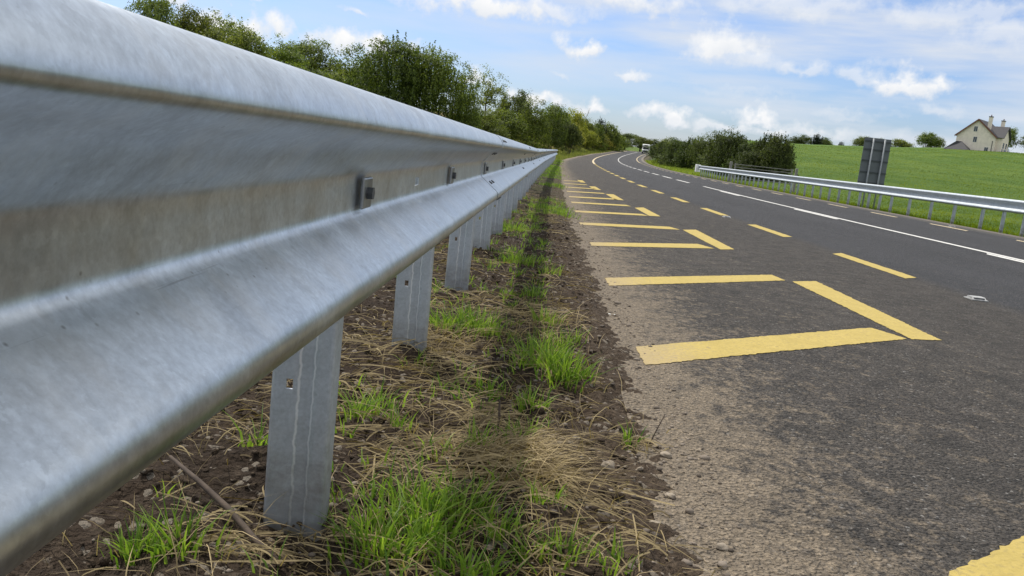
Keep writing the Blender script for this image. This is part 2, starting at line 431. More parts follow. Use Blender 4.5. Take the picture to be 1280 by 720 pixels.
# soil verge under the left barrier, fine near the camera
def soil_h(x, y):
    e = xe(y)-x
    near = 1-.55*S((y-8)/25)
    h = .030*S(e/.18) - .014 + near*(.050*S(e/.35)*fbm(x*3.1, y*3.1, 4) + .024*S((e+.05)/.25)*fbm(x*15, y*15, 3) + .012*fbm(x*55, y*55, 2))
    h = h + .010*fbm(x*9+40, y*6, 3)*(1-S(e/.2))
    h = h - .02*S((e-1.4)/.6)
    return h + zr(y) + .012*S((y-10)/20)
sy = [-1.0, -.6, -.3, 0, .15, .3]; yy = .3
while yy < 62:
    yy += max(.011, yy*.0085); sy.append(yy)
sy = np.array(sy)
sf = np.concatenate([np.linspace(-2.2, -.75, 40), np.linspace(-.74, .16, 84)])   # relative to the asphalt edge
SX = xe(sy)[:, None]+sf[None]*np.where(sf < -.75, 1, 1)
SY = np.repeat(sy[:, None], len(sf), 1)
SX = SX + .004*fbm(SX*30, SY*30, 2)
SZ = soil_h(SX, SY)
SZ[:, 0] -= .15
soil = mesh_fast('soil_verge', np.stack([SX, SY, SZ], -1).reshape(-1, 3), grid_quads(*SX.shape), mat=SOIL, smooth=True, attrs={'ed': (xe(SY)-SX).ravel()})
soil['kind'] = 'structure'

# ------------------------------------------------------------------ painted markings (parts of the road)
def marking(name, mat, poly, step=.013, jit=.0028, z=.0025):
    """quad a,b,c,d (a-b near edge left to right, d-c far edge left to right) cut fine, with a ragged outline"""
    a, b, c, d = [np.array(p, float) for p in poly]
    nu = int(max(2, min(110, np.linalg.norm(b-a)/step))); nv = int(max(2, min(110, np.linalg.norm(d-a)/step)))
    u = np.linspace(0, 1, nu+1)[None, :, None]; v = np.linspace(0, 1, nv+1)[:, None, None]
    p = (a*(1-u)+b*u)*(1-v)+(d*(1-u)+c*u)*v
    e = np.zeros(p.shape[:2], bool); e[0] = e[-1] = True; e[:, 0] = e[:, -1] = True
    p = p + (rng.normal(0, jit, p.shape) + .003*np.stack([fbm(p[..., 0]*14, p[..., 1]*14, 2), fbm(p[..., 0]*14+50, p[..., 1]*14, 2)], -1))*e[..., None]
    zz = zr(p[..., 1])+z
    o = mesh_fast(name, np.concatenate([p, zz[..., None]], -1).reshape(-1, 3), grid_quads(nv+1, nu+1), mat=mat, parent=road,
                  attrs={'ed': (p[..., 0]-xe(p[..., 1])).ravel()})
    return o
# transverse hatch bars on the shoulder
bars = [((.41, .93), (1.76, 2.05), (1.66, 2.26), (.37, 1.13)),
        ((.375, 2.86), (1.72, 3.99), (1.62, 4.19), (.365, 3.13)),
        ((.35, 4.58), (1.60, 5.71), (1.565, 5.95), (.34, 4.86)),
        ((.325, 6.51), (1.43, 7.42), (1.33, 7.69), (.32, 6.76)),
        ((.285, 8.33), (1.37, 9.12), (1.29, 9.38), (.27, 8.60)),
        ((.265, 10.02), (1.20, 10.82), (1.14, 11.06), (.25, 10.30)),
        ((.245, 11.76), (1.13, 12.54), (1.07, 12.80), (.235, 12.05)),
        ((.225, 13.18), (1.03, 14.05), (.99, 14.33), (.22, 13.48)),
        ((.205, 14.9), (.92, 15.7), (.89, 15.97), (.20, 15.2)),
        ((.19, 16.6), (.82, 17.35), (.79, 17.62), (.185, 16.9)),
        ((.175, 18.4), (.70, 19.1), (.68, 19.36), (.17, 18.7)),
        ((.165, 20.2), (.58, 20.8), (.56, 21.06), (.16, 20.5))]
for p in bars: marking('hatch_bar', YELLOW, p)
for p in [((2.02, .5), (2.20, .6), (1.98, 2.5), (1.80, 2.4)), ((1.74, 3.99), (1.91, 4.06), (1.85, 5.87), (1.64, 5.70)), ((1.48, 7.40), (1.63, 7.55), (1.58, 9.38), (1.40, 9.15)),
          ((1.22, 10.86), (1.38, 10.98), (1.32, 12.62), (1.16, 12.3)), ((.98, 14.0), (1.14, 14.1), (1.08, 15.9), (.92, 15.7)),
          ((.76, 17.1), (.91, 17.2), (.86, 18.75), (.71, 18.5)), ((.56, 20.4), (.70, 20.5), (.66, 22.0), (.52, 21.8))]:
    marking('taper_dash', YELLOW, p)
def along(y0, y1, off, w):
    return [(float(xc(y0))+off-w/2, y0-.08), (float(xc(y0))+off+w/2, y0+.08), (float(xc(y1))+off+w/2, y1+.1), (float(xc(y1))+off-w/2, y1-.1)]
y0 = .7
LOFF = -2.90
k = 0
while y0 < 60:
    marking('edge_dash', YELLOW, along(y0, y0+(1.25 if k == 1 else 1.55), LOFF, .15), .05); y0 += 3.05; k += 1
def ribbon(name, mat, ya, yb, off, w, z=.004, st=2.0):
    t = np.arange(ya, yb, st); xs = xc(t)+off
    Pv = np.stack([np.stack([xs-w/2, t, zr(t)+z], -1), np.stack([xs+w/2, t, zr(t)+z], -1)], 1)
    return mesh_fast(name, Pv.reshape(-1, 3), grid_quads(len(t), 2), mat=mat, parent=road, attrs={'ed': np.full(len(t)*2, 3.)})
ribbon('edge_line', YELLOWP, y0, 300, LOFF, .17)
ribbon('centre_line', WHITE, -20, 30.5, 0, .12, st=.5)
y0 = .5
while y0 < 31:
    marking('centre_dash', WHITE, along(y0, y0+2.6, -.14, .11), .06); y0 += 7.7
for y0 in np.arange(33.2, 150, 5.4):
    marking('centre_dash', WHITE, along(float(y0), float(y0)+3.6, -.03, .15), .08)
ribbon('far_centre_line', WHITE, 151, 300, -.03, .12)
y0 = .6
while y0 < 110:
    if y0 > 4: marking('right_edge_dash', YELLOWP, along(y0, y0+1.6, 2.72 + .33*float(S((y0-8)/10))*0 + .1, .13), .05)
    y0 += 3.3
ribbon('right_edge_line', YELLOWP, 110, 300, 2.75, .14)

# road studs
def road_stud(x, y, label):
    r = empty('road_stud', (x, y, float(zr(y))+.002), 0)
    tag(r, label, 'road stud', 'reflective studs in the road')
    mb = MB().prism([(-.055, -.06, 0), (.055, -.06, 0), (.055, .06, 0), (-.055, .06, 0)], (0, 0, .006))
    mb.prism([(-.05, -.05, .006), (.05, -.05, .006), (.04, -.02, .022), (-.04, -.02, .022)], (0, .001, 0))
    mb.prism([(-.045, -.048, .0062), (-.045, .048, .0062), (-.045, .028, .021), (-.045, -.028, .021)], (.09, 0, 0))
    mb.build('stud_body', STUDM, r, bevel=.002)
    MB().box(-.035, .035, -.047, -.036, .009, .017).build('reflector', DARKSTEEL, r)
STUDM = plain('white_stud_plastic', (.42, .42, .41), .5, 0, .3, 30)
road_stud(2.93, 5.86, 'white road stud on the bare asphalt between the yellow dashes, nearest the barrier post end')
road_stud(2.50, 12.42, 'white road stud farther up the left yellow dashed line, between its dashes')
road_stud(8.32, 18.2, 'white road stud beside the faded dashes on the far side of the road')

# ------------------------------------------------------------------ crash barriers
half = [(.034, .156), (.046, .1537), (.057, .1478), (.0665, .1395), (.0745, .1295), (.0800, .1190), (.0832, .1085), (.0820, .1035), (.0770, .0990), (.067, .092),
        (.055, .0858), (.044, .079), (.035, .071), (.0275, .062), (.0205, .0525), (.0135, .0435), (.006, .036), (.001, .0315), (0, .021), (0, .009)]
half = half[:14] + [(.0205, .0530), (.0140, .0450), (.0072, .0378), (.0022, .0310), (0, .0225), (0, .009)]
lower = [(.034, .156), (.046, .150), (.058, .1425), (.069, .1342), (.0762, .128), (.0813, .1196), (.083, .110), (.0813, .1004), (.0765, .092), (.071, .0871),
         (.060, .0785), (.048, .0691), (.036, .0597), (.025, .0511), (.015, .0433), (.008, .0378), (.003, .0325), (.0006, .028), (0, .021), (0, .009)]
prof = [(x, z) for x, z in half] + [(x, -z) for x, z in lower[::-1]]          # top to bottom; x toward the road
prof = np.array(prof)
NP = len(prof); MIDF = 19                                                    # the face between the two innermost points
def sweep(name, path, mat, parent, sgn=1, hole=None, inset=0.0):
    """path: function y -> (x_back, z_centre). sgn +1 faces +x, -1 faces -x. Solid sheet 3 mm."""
    ylist, fx = path
    Vv = []
    for y in ylist:
        x, z = fx(y)
        Vv.append(np.stack([x+sgn*(prof[:, 0]+inset), np.full(NP, y), z+prof[:, 1]], -1))
    Vv = np.concatenate(Vv); n = len(ylist); F = []
    for i in range(n-1):
        for j in range(NP-1):
            if hole and j == MIDF and hole[0]-1e-4 <= ylist[i] and ylist[i+1] <= hole[1]+1e-4: continue
            q = (i*NP+j, i*NP+j+1, (i+1)*NP+j+1, (i+1)*NP+j)
            F.append(q if sgn > 0 else q[::-1])
    o = mesh_np(name, Vv, F, mat, parent, True)
    sm = o.modifiers.new('thickness', 'SOLIDIFY'); sm.thickness = .003; sm.offset = -1
    es = o.modifiers.new('edges', 'EDGE_SPLIT'); es.split_angle = R(50)
    return o

def postmesh(name, mat, parent, height, hole_z=None, w=.049, wid=1.0):
    out = [(-w-.009, .045), (-w-.009, .0125), (-w-.001, .0005), (-.030, 0), (-.018, 0), (-.011, .002), (-.006, .006), (.013, .006), (.018, .002), (.025, 0), (w-.006, 0), (w-.002, .002), (w, .006), (w, .050)]
    zs = [-.25, 0, .1] + ([hole_z-.009, hole_z+.009] if hole_z else []) + [height]
    Vv = [(x*wid, y, z) for z in zs for x, y in out]; n = len(out); F = []
    for i in range(len(zs)-1):
        for j in range(n-1):
            if hole_z and j == 3 and abs(zs[i]-(hole_z-.009)) < 1e-6: continue
            F.append((i*n+j, i*n+j+1, (i+1)*n+j+1, (i+1)*n+j))
    o = mesh_np(name, Vv, F, mat, parent, False)
    sm = o.modifiers.new('thickness', 'SOLIDIFY'); sm.thickness = .0045; sm.offset = -1
    return o

# ---- left barrier, right beside the camera
LB = empty('crash_barrier', (-.39, 1.38, 0))
tag(LB, 'large galvanised crash barrier along the left verge, running from close up to the bend', 'crash barrier')
TOP = .755
def lx(y):          # back plane of the beam
    return -.312 - .0058*np.clip(y, -5, 14) + .18*S((y-14)/44)
def lz(y):          # centre of the beam
    return TOP-.156 - .0053*np.clip(y, -5, 13) + .030*S((y-13)/40)
def lpath(y): return float(lx(y))+.39, float(lz(y))
y = -4.25; LEND = 56.
def rel(ylist): return ([t-1.38 for t in ylist], lambda t: lpath(t+1.38))
SPL = 4.0
sec = 0
while y < LEND:
    y1 = min(y+SPL+.32, LEND+.3)
    base = np.arange(y, y1, .5 if y > 5 else .25).tolist()
    hole = None
    hs = None
    slots = [1.98]
    pts = set(np.round(base, 4)) | {round(y1, 4)}
    for s_ in slots:
        if y < s_ < y1: pts |= {s_-.026, s_+.026}; hole = (s_-.026-1.38, s_+.026-1.38)
    yl = sorted(pts)
    sweep('rail_section', rel(yl), GALV, LB, 1, hole, inset=.0035 if sec % 2 == 0 else 0.0)
    y += SPL; sec += 1
# splice bolts, washers with bolts, posts
def nut(name, mat, parent, loc, nrm, L=.02, W=.011, t=.006):
    """oval bolt head lying on a sloped face"""
    n_ = Vector(nrm).normalized(); a = Vector((0, 1, 0)); b_ = n_.cross(a)
    pts = []
    for k in range(10):
        th = 2*math.pi*k/10; pts.append(Vector(loc)+a*math.cos(th)*L+b_*math.sin(th)*W)
    MB().prism(pts, n_*t).build(name, mat, parent, bevel=.001)
ysp = -4.25+SPL
while ysp < 26:
    for (i, nn) in ((4, (.5, 0, .85)), (12, (.5, 0, -.85)), (27, (.5, 0, .85)), (35, (.5, 0, -.85))):
        for dy in (.09, .22):
            px, pz = lpath(ysp+dy); n_ = Vector(nn).normalized()
            q = Vector((px+prof[i, 0]+.0035, ysp+dy-1.38, pz+prof[i, 1]))
            nut('splice_bolt', DARKSTEEL, LB, q, nn, .016, .010, .004)
    ysp += SPL
posts_y = [.18, 1.38, 2.57, 3.86, 5.19]
while posts_y[-1] < LEND-.8: posts_y.append(posts_y[-1]+1.3)
posts_y = [-3.4, -2.2, -1.0] + posts_y
pp = postmesh('post', GALVP, LB, .63, hole_z=.26)
first = True
for i, py in enumerate(posts_y):
    o = pp if first else link(pp.copy()); first = False; o.parent = LB
    o.location = (float(lx(py))+.39-.070, py-1.38, float(lz(py))-.599+rng.normal(0, .003)); o.rotation_euler = (rng.normal(0, .008), rng.normal(0, .010), rng.normal(0, .03))
wp = None
for i, py in enumerate(posts_y):
    if py < .5: continue
    px, pz = lpath(py)
    if wp is None:
        wp = MB().box(0, .007, -.030, .030, -.026, .026).build('washer_plate', make_galv('dull_plate', .22), LB, bevel=.003)
        bt = MB(); bt.prism([(.007, .011*math.cos(k*math.pi/3), .011*math.sin(k*math.pi/3)) for k in range(6)], (.009, 0, 0))
        bo = bt.build('bolt', DARKSTEEL, wp)
        o = wp
    else:
        o = link(wp.copy()); o.parent = LB
        b2 = link(bo.copy()); b2.parent = o
    o.location = (px+.0035+.0015, py-1.38+.02, pz)

# ---- right barrier across the road
def rx(y): return xc(y)+5.62 - .0*y
RB = empty('crash_barrier', (float(rx(70.)), 70., 0))
tag(RB, 'long pale galvanised crash barrier across the road in front of the green field', 'crash barrier')
def rpath(t):
    yy_ = t+70.
    return float(rx(yy_))-float(rx(70.)), .70-.156+float(zr(yy_))
y = 9.0; sec = 0
GALVR = make_galv('bright_galvanised_beam', .56, 'matte')
while y < 70:
    y1 = min(y+SPL+.3, 70.5)
    sweep('rail_section', ([t-70. for t in np.arange(y, y1+.01, .6)], rpath), GALVR, RB, -1, inset=.004 if sec % 2 else 0)
    y += SPL; sec += 1
rp = postmesh('post', make_galv('dull_galvanised_post', .46, 'post'), RB, .66, wid=.72)
ry_posts = [10.2, 11.4, 12.6, 13.8, 15, 16.2, 17.4, 18.4, 19.4, 20.3, 21.2, 22.2, 23.7, 25.1, 26.6, 28, 29, 30, 30.9]
while ry_posts[-1] < 68.8: ry_posts.append(ry_posts[-1]+1.15)
first = True
for py in ry_posts:
    o = rp if first else link(rp.copy()); first = False; o.parent = RB
    o.location = (float(rx(py)-rx(70.))+.062, py-70., float(zr(py))-.06); o.rotation_euler = (rng.normal(0, .01), rng.normal(0, .012), R(8)+rng.normal(0, .04))
# flared terminal at the far end
WHITEM = plain('white_coated_steel', (.80, .80, .78), .5)
tm = MB(); th = []
for k in range(9):
    a_ = math.pi*k/8; th.append((-.13*math.sin(a_)*1.0 - .16*math.cos(a_) + .02, .10+.30*math.sin(a_)))
tm.prism([(-.30, -.35, .17), (-.30, .22, .17), (-.18, .42, .17), (.02, .48, .17), (.10, .30, .17), (.10, -.1, .17), (-.10, -.35, .17)], (0, 0, .60))
tm.build('end_terminal', WHITEM, RB, bevel=.03)

# ------------------------------------------------------------------ road sign seen from behind
SIGN = empty('road_sign', (11.45, 32.0, -.4))
tag(SIGN, 'tall grey rectangular road sign seen from behind, standing beyond the far barrier', 'road sign')
PANEL = plain('grey_sign_back', (.115, .130, .140), .55, .1, .12, 3)
STEEL = plain('sign_post_steel', (.30, .32, .33), .6, .25, .1, 8)
SIGN.rotation_euler = (0, 0, R(6))
MB().box(-.50, .50, 0, .025, .95, 2.76).build('sign_panel', PANEL, SIGN, bevel=.006)
for z_ in (1.12, 1.5, 1.92, 2.32, 2.62):
    MB().box(-.495, .495, -.035, -.002, z_, z_+.045).build('stiffener', plain('stiffener_grey', (.06, .068, .075), .5, .2), SIGN)
for x_ in (-.20, .23):
    MB().tube([(x_, -.072, -.3), (x_, -.072, 2.74)], .030, 12).build('post', STEEL, SIGN, True)

# ------------------------------------------------------------------ field gate beyond the barrier
WOODG = plain('weathered_grey_wood', (.22, .21, .19), .9, 0, .25, 12, .004)
GATE = empty('field_gate', (11.6, 57.5, -.15), math.atan2(.5, 4.0))
tag(GATE, 'low grey railed field gate behind the far barrier, under the dark shrubs', 'gate')
for z_ in (.28, .52, .76, .98, 1.18):
    MB().box(.1, 3.9, -.025, .025, z_, z_+.05).build('rail', WOODG, GATE)
for x_ in (.05, 3.95): MB().box(x_-.05, x_+.05, -.03, .03, .2, 1.27).build('stile', WOODG, GATE)
br = MB(); br.prism([(.15, -.03, .26), (.25, -.03, .26), (3.85, -.03, 1.2), (3.75, -.03, 1.2)], (0, -.02, 0)); br.build('brace', WOODG, GATE)
for i, (x_, lab) in enumerate([(-.25, 'grey square post at the left end of the low field gate'), (4.25, 'grey square post at the right end of the low field gate, by the open grass')]):
    r_ = math.atan2(.5, 4.0)
    o = MB().box(-.08, .08, -.08, .08, -.4, 1.35).build('gate_post', WOODG, None, bevel=.015)
    o.location = (11.6+x_*math.cos(r_), 57.5+x_*math.sin(r_), -.15); tag(o, lab, 'gate post', 'posts of the field gate')

# ------------------------------------------------------------------ the house on the hill
CREAM = plain('cream_render', (.82, .72, .62), .9, 0, .10, 1.2)
SLATE = plain('dark_slate', (.052, .050, .056), .75, 0, .22, 4)
RIDGE = plain('red_brown_barge', (.20, .085, .055), .8)
GLASS = plain('dark_window_glass', (.06, .07, .085), .15)
FRAME = plain('white_frame', (.7, .68, .64), .6)
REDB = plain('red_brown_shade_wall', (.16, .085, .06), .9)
hz = 8.8
HX, HY = 94.5, 203.5
HOUSE = empty('house', (HX, HY, hz), R(-40.7))
tag(HOUSE, 'cream gabled house with dark slate roofs and chimneys on top of the green hill', 'house')
HOUSE.scale = (.84, .84, 1)
w = 4.9; L = 11.; ev = 5.5; rd = 9.1
mb = MB(); mb.prism([(-w, 0, -2.5), (w, 0, -2.5), (w, 0, ev), (0, 0, rd-.1), (-w, 0, ev)], (0, L, 0))
mb.build('wall', CREAM, HOUSE)
def roof_plane(mb, a, b, c, d, t=.16):
    n_ = (Vector(b)-Vector(a)).cross(Vector(d)-Vector(a)).normalized()
    if n_.z < 0: n_ = -n_
    mb.prism([a, b, c, d], n_*t)
ov = .45; sl = (rd-ev)/w
mb = MB()
roof_plane(mb, (-w-ov, -.4, ev-ov*sl), (0, -.4, rd), (0, L+.4, rd), (-w-ov, L+.4, ev-ov*sl))
roof_plane(mb, (w+ov, -.4, ev-ov*sl), (0, -.4, rd), (0, L+.4, rd), (w+ov, L+.4, ev-ov*sl))
roof = mb.build('roof', SLATE, HOUSE)
mb = MB()
mb.prism([(-w-ov, -.47, ev-ov*sl-.22), (-w-ov, -.47, ev-ov*sl+.12), (0, -.47, rd+.14), (0, -.47, rd-.22)], (0, .06, 0))
mb.prism([(w+ov, -.47, ev-ov*sl-.22), (w+ov, -.47, ev-ov*sl+.12), (0.01, -.47, rd+.14), (0.01, -.47, rd-.22)], (0, .06, 0))
mb.build('barge_board', RIDGE, HOUSE)
# cross wing with its own gable on the right-hand side
mb = MB(); mb.prism([(w-.5, 1.2, -2.5), (w-.5, 7.6, -2.5), (w-.5, 7.6, ev), (w-.5, 4.4, 7.8), (w-.5, 1.2, ev)], (1.9, 0, 0)); mb.build('wing_wall', CREAM, HOUSE)
mb = MB(); sw = (7.9-ev)/3.2
roof_plane(mb, (.9, 4.4, 7.9), (w+1.9, 4.4, 7.9), (w+1.9, .8, ev-.4*sw), (2.6, .8, ev-.4*sw))
roof_plane(mb, (.9, 4.4, 7.9), (w+1.9, 4.4, 7.9), (w+1.9, 8.0, ev-.4*sw), (2.6, 8.0, ev-.4*sw))
mb.build('wing_roof', SLATE, HOUSE)
for (cx_, cy_, zt, zb) in ((2.6, 1.0, 9.8, 5.9), (4.6, 5.6, 9.3, 5.9)):
    ch = MB().box(cx_-.42, cx_+.42, cy_-.38, cy_+.38, zb, zt).build('chimney', CREAM, roof)
    MB().box(cx_-.5, cx_+.5, cy_-.46, cy_+.46, zt, zt+.18).build('chimney_cap', SLATE, HOUSE)
    MB().tube([(cx_, cy_, zt+.17), (cx_, cy_, zt+.55)], .13, 8).build('chimney_pot', RIDGE, HOUSE)
def hwin(x, z, ww, hh_):
    f = MB().box(x-ww/2-.07, x+ww/2+.07, -.05, -.002, z-.07, z+hh_+.07).build('window', FRAME, HOUSE)
    MB().box(x-ww/2, x+ww/2, -.075, -.052, z, z+hh_).build('pane', GLASS, f)
    MB().box(x-.03, x+.03, -.085, -.076, z, z+hh_).build('mullion', FRAME, f)
hwin(-.4, 6.4, .85, 1.1); hwin(-.1, 4.0, .85, 1.15); hwin(3.1, 1.75, .85, 1.2)
def rwin(y_, z, ww, hh_, x_=w+1.4):
    f = MB().box(x_+.002, x_+.05, y_-ww/2-.07, y_+ww/2+.07, z-.07, z+hh_+.07).build('window', FRAME, HOUSE)
    MB().box(x_+.052, x_+.075, y_-ww/2, y_+ww/2, z, z+hh_).build('pane', GLASS, f)
rwin(2.6, 1.5, 1.0, 1.4); rwin(5.4, 1.5, 1.8, 1.4); rwin(3.1, 3.1, 1.2, 1.2); rwin(5.8, 3.1, 1.2, 1.2)
MB().tube([(w-.55, -.1, 4.5), (w-.55, -.1, 0)], .07, 8).build('downpipe', SLATE, HOUSE)
# low hipped porch in front of the gable
mb = MB().box(-6.2, -3.9, -3.0, -.02, -2.5, 1.9); mb.box(-3.9, -.6, -2.2, -.02, -2.5, 1.9); mb.build('porch_wall', CREAM, HOUSE)
mb = MB()
e0, e1, f0, f1, zt = -6.7, -.2, -3.5, -.02, 1.85
A_, B_, C_, D_ = (e0, f0, zt), (e1, f0, zt), (e1, f1, zt), (e0, f1, zt); T1, T2 = (-4.2, -1.7, 3.9), (-3.0, -1.0, 3.9)
b0 = len(mb.v); mb.v += [A_, B_, C_, D_, T1, T2]; mb.f += [(0, 1, 5, 4), (1, 2, 5), (2, 3, 4, 5), (3, 0, 4), (3, 2, 1, 0)]
mb.build('porch_roof', SLATE, HOUSE)
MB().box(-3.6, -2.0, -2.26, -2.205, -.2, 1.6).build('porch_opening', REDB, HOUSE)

# ------------------------------------------------------------------ oncoming van
VAN = empty('van', (21.6, 220.0, float(zr(220.))+.01), R(-7.5)); VAN.scale = (.9, .9, .92)
tag(VAN, 'white high roofed box van coming round the bend towards the camera', 'van')
VW = plain('white_van_paint', (.78, .78, .77), .35); VG = plain('dark_van_glass', (.03, .035, .04), .12); TY = plain('tyre_rubber', (.02, .02, .02), .9); VB = plain('black_bumper', (.03, .03, .032), .6)
sidep = [(0, .42), (0, 1.0), (.22, 1.18), (.95, 1.75), (.80, 1.95), (.25, 2.05), (.20, 2.45), (.5, 2.62), (5.4, 2.66), (5.5, 2.5), (5.5, .42)]
mb = MB(); mb.prism([(-1.0, a_, b_) for a_, b_ in sidep], (2.0, 0, 0)); mb.build('body', VW, VAN, bevel=.06)
mb = MB(); mb.prism([(-.84, .31, 1.20), (.84, .31, 1.20), (.78, .86, 1.71), (-.78, .86, 1.71)], (0, -.06, .03)); mb.build('windscreen', VG, VAN)
MB().box(-.5, .5, .14, .2, 2.12, 2.38).build('roof_window', VG, VAN)
MB().box(-.62, .62, -.03, .02, .58, .92).build('grille', VB, VAN)
MB().box(-.98, .98, -.09, .1, .34, .56).build('bumper', VB, VAN, bevel=.03)
for s in (-1, 1):
    MB().box(s*.92-.0, s*.66, -.025, .03, .70, .95).build('headlight', plain('headlight_glass', (.6, .62, .64), .1), VAN, bevel=.01)
    MB().box(s*1.02, s*1.22, .62, .70, 1.25, 1.62).build('mirror', VB, VAN, bevel=.02)
    MB().box(s*1.0, s*1.008, .55, 1.35, 1.22, 1.75).build('side_window', VG, VAN)
    for y_ in (1.0, 4.3):
        wm = MB(); wm.tube([(s*.78, y_, .34), (s*1.01, y_, .34)], .34, 20); wh = wm.build('wheel', TY, VAN)
        MB().tube([(s*1.005, y_, .34), (s*1.02, y_, .34)], .19, 14).build('rim', VW, wh)

# ------------------------------------------------------------------ foliage
def leaf_cloud(C_, Nrm, size, rg):
    """rhombic leaves at C_ facing roughly Nrm"""
    n = len(C_)
    nn = Nrm + rg.normal(0, .65, (n, 3)); nn /= np.linalg.norm(nn, axis=1)[:, None]
    t = np.cross(nn, rg.normal(0, 1, (n, 3))); t /= np.linalg.norm(t, axis=1)[:, None]+1e-9
    b = np.cross(nn, t); s = size*rg.uniform(.6, 1.35, n)[:, None]
    fold = nn*s*.18
    V = np.stack([C_+t*s*.62, C_+b*s*.34+fold, C_-t*s*.62, C_-b*s*.34+fold], 1).reshape(-1, 3)
    return V, np.arange(4*n).reshape(-1, 4)

def crown_mesh(name, seed, H, W, n, size, mat, low=.12, shoots=0, lob=9, ragged=.35, shape='round'):
    """foliage of a tree H high, W wide, base at z=0: leaf clumps on lobes, with gaps"""
    rg = np.random.default_rng(seed)
    lobes = []
    for i in range(lob):
        a = rg.uniform(0, 2*math.pi); t = rg.uniform(0, 1)
        zc = H*(low+.12+(.80-low)*t)
        if shape == 'round': rad = W/2*.72*math.sqrt(max(.06, 1-((zc/H-.45)/.56)**2))
        elif shape == 'cone': rad = W/2*.7*(1.05-zc/H)
        else: rad = W/2*.72*(1-.55*(zc/H)**2.2)
        r_ = rad*rg.uniform(.35, 1.0)
        s_ = (W*.20+H*.05)*rg.uniform(.7, 1.35)*(1 if shape != 'cone' else .7*(1.2-zc/H))
        lobes.append((r_*math.cos(a), r_*math.sin(a), zc, s_, s_*rg.uniform(.7, 1.0)))
    lobes.append((0, 0, H*.80, W*.24 if shape != 'cone' else W*.08, H*.17)); lobes.append((0, 0, H*.5, W*.30, H*.25))
    Cs, Ns = [], []
    wts = np.array([l[3]**2 for l in lobes]); wts /= wts.sum()
    ncl = max(40, n//38)
    for k in range(ncl):
        l = lobes[rg.choice(len(lobes), p=wts)]
        d = rg.normal(0, 1, 3); d[2] = d[2]*.9+.25; d /= np.linalg.norm(d)
        q = (1-abs(rg.normal(0, .22)))*(1+ragged*max(0, rg.normal(0, .5)))
        c = np.array([l[0]+d[0]*l[3]*q, l[1]+d[1]*l[3]*q, l[2]+d[2]*l[4]*q])
        m_ = int(38*rg.uniform(.5, 1.5)); sg = size*rg.uniform(1.1, 2.2)
        P_ = c+rg.normal(0, 1, (m_, 3))*sg*np.array([1, 1, .7])
        Cs.append(P_); Ns.append(np.repeat((d+np.array([0, 0, .5]))[None], m_, 0))
    for k in range(shoots):
        a = rg.uniform(0, 2*math.pi); rr = W/2*.9*math.sqrt(rg.uniform(0, 1))
        x_, y_ = rr*math.cos(a), rr*math.sin(a)
        zt_ = H*(1.0-.55*(rr/(W/2))**2)*rg.uniform(.86, 1.10); ln = H*rg.uniform(.15, .34); m_ = 34
        t_ = rg.uniform(0, 1, m_)[:, None]
        lean = np.array([x_, y_, 0])/W*.5*ln
        P_ = np.array([x_, y_, zt_-ln])+t_*(np.array([0, 0, ln])+lean)+rg.normal(0, 1, (m_, 3))*size*.75*(1.15-t_)
        Cs.append(P_); Ns.append(np.repeat(np.array([[x_/W, y_/W, .5]]), m_, 0))
    C_ = np.concatenate(Cs); Nn = np.concatenate(Ns)
    keep = C_[:, 2] > .02*H
    V_, Q = leaf_cloud(C_[keep], Nn[keep], size, rg)
    me = bpy.data.meshes.new(name)
    me.vertices.add(len(V_)); me.vertices.foreach_set('co', V_.astype(np.float32).ravel())
    me.loops.add(Q.size); me.loops.foreach_set('vertex_index', Q.ravel().astype(np.int32))
    me.polygons.add(len(Q)); me.polygons.foreach_set('loop_start', (np.arange(len(Q))*4).astype(np.int32))
    me.update(calc_edges=True); me.materials.append(mat)
    return me
def trunk_mesh(seed, H, W, r0, stems=1):
    rg = np.random.default_rng(seed+500); mb = MB()
    for s in range(stems):
        a = rg.uniform(0, 6.28); sp = 0 if stems == 1 else W*.16
        bx_, by_ = math.cos(a)*sp*.4, math.sin(a)*sp*.4
        pts = [(bx_+math.cos(a)*sp*t+rg.normal(0, .04)*H*.2*t, by_+math.sin(a)*sp*t+rg.normal(0, .04)*H*.2*t, -.4+t*(H*.82+.4)) for t in (0, .15, .35, .6, .8, 1)]
        rr = r0/(1 if stems == 1 else 1.7)
        mb.tube(pts, [rr*1.25, rr, rr*.8, rr*.55, rr*.33, rr*.1], 8)
        for k in range(7 if stems == 1 else 4):
            t = rg.uniform(.3, .85); p = Vector(pts[min(5, int(t*5))]); b_ = rg.uniform(0, 6.28); ln = W*.38*(1.1-t*.6)
            e_ = p+Vector((math.cos(b_)*ln, math.sin(b_)*ln, ln*.55)); mid_ = p.lerp(e_, .5)+Vector((0, 0, -ln*.08))
            mb.tube([p, mid_, e_], [rr*.42*(1.1-t*.5), rr*.28*(1.1-t*.5), rr*.06], 6)
    me = bpy.data.meshes.new('trunk'); me.from_pydata([tuple(v) for v in mb.v], [], mb.f); me.update(); me.materials.append(BARK)
    me.polygons.foreach_set('use_smooth', [True]*len(me.polygons))
    return me
PROTO = {}
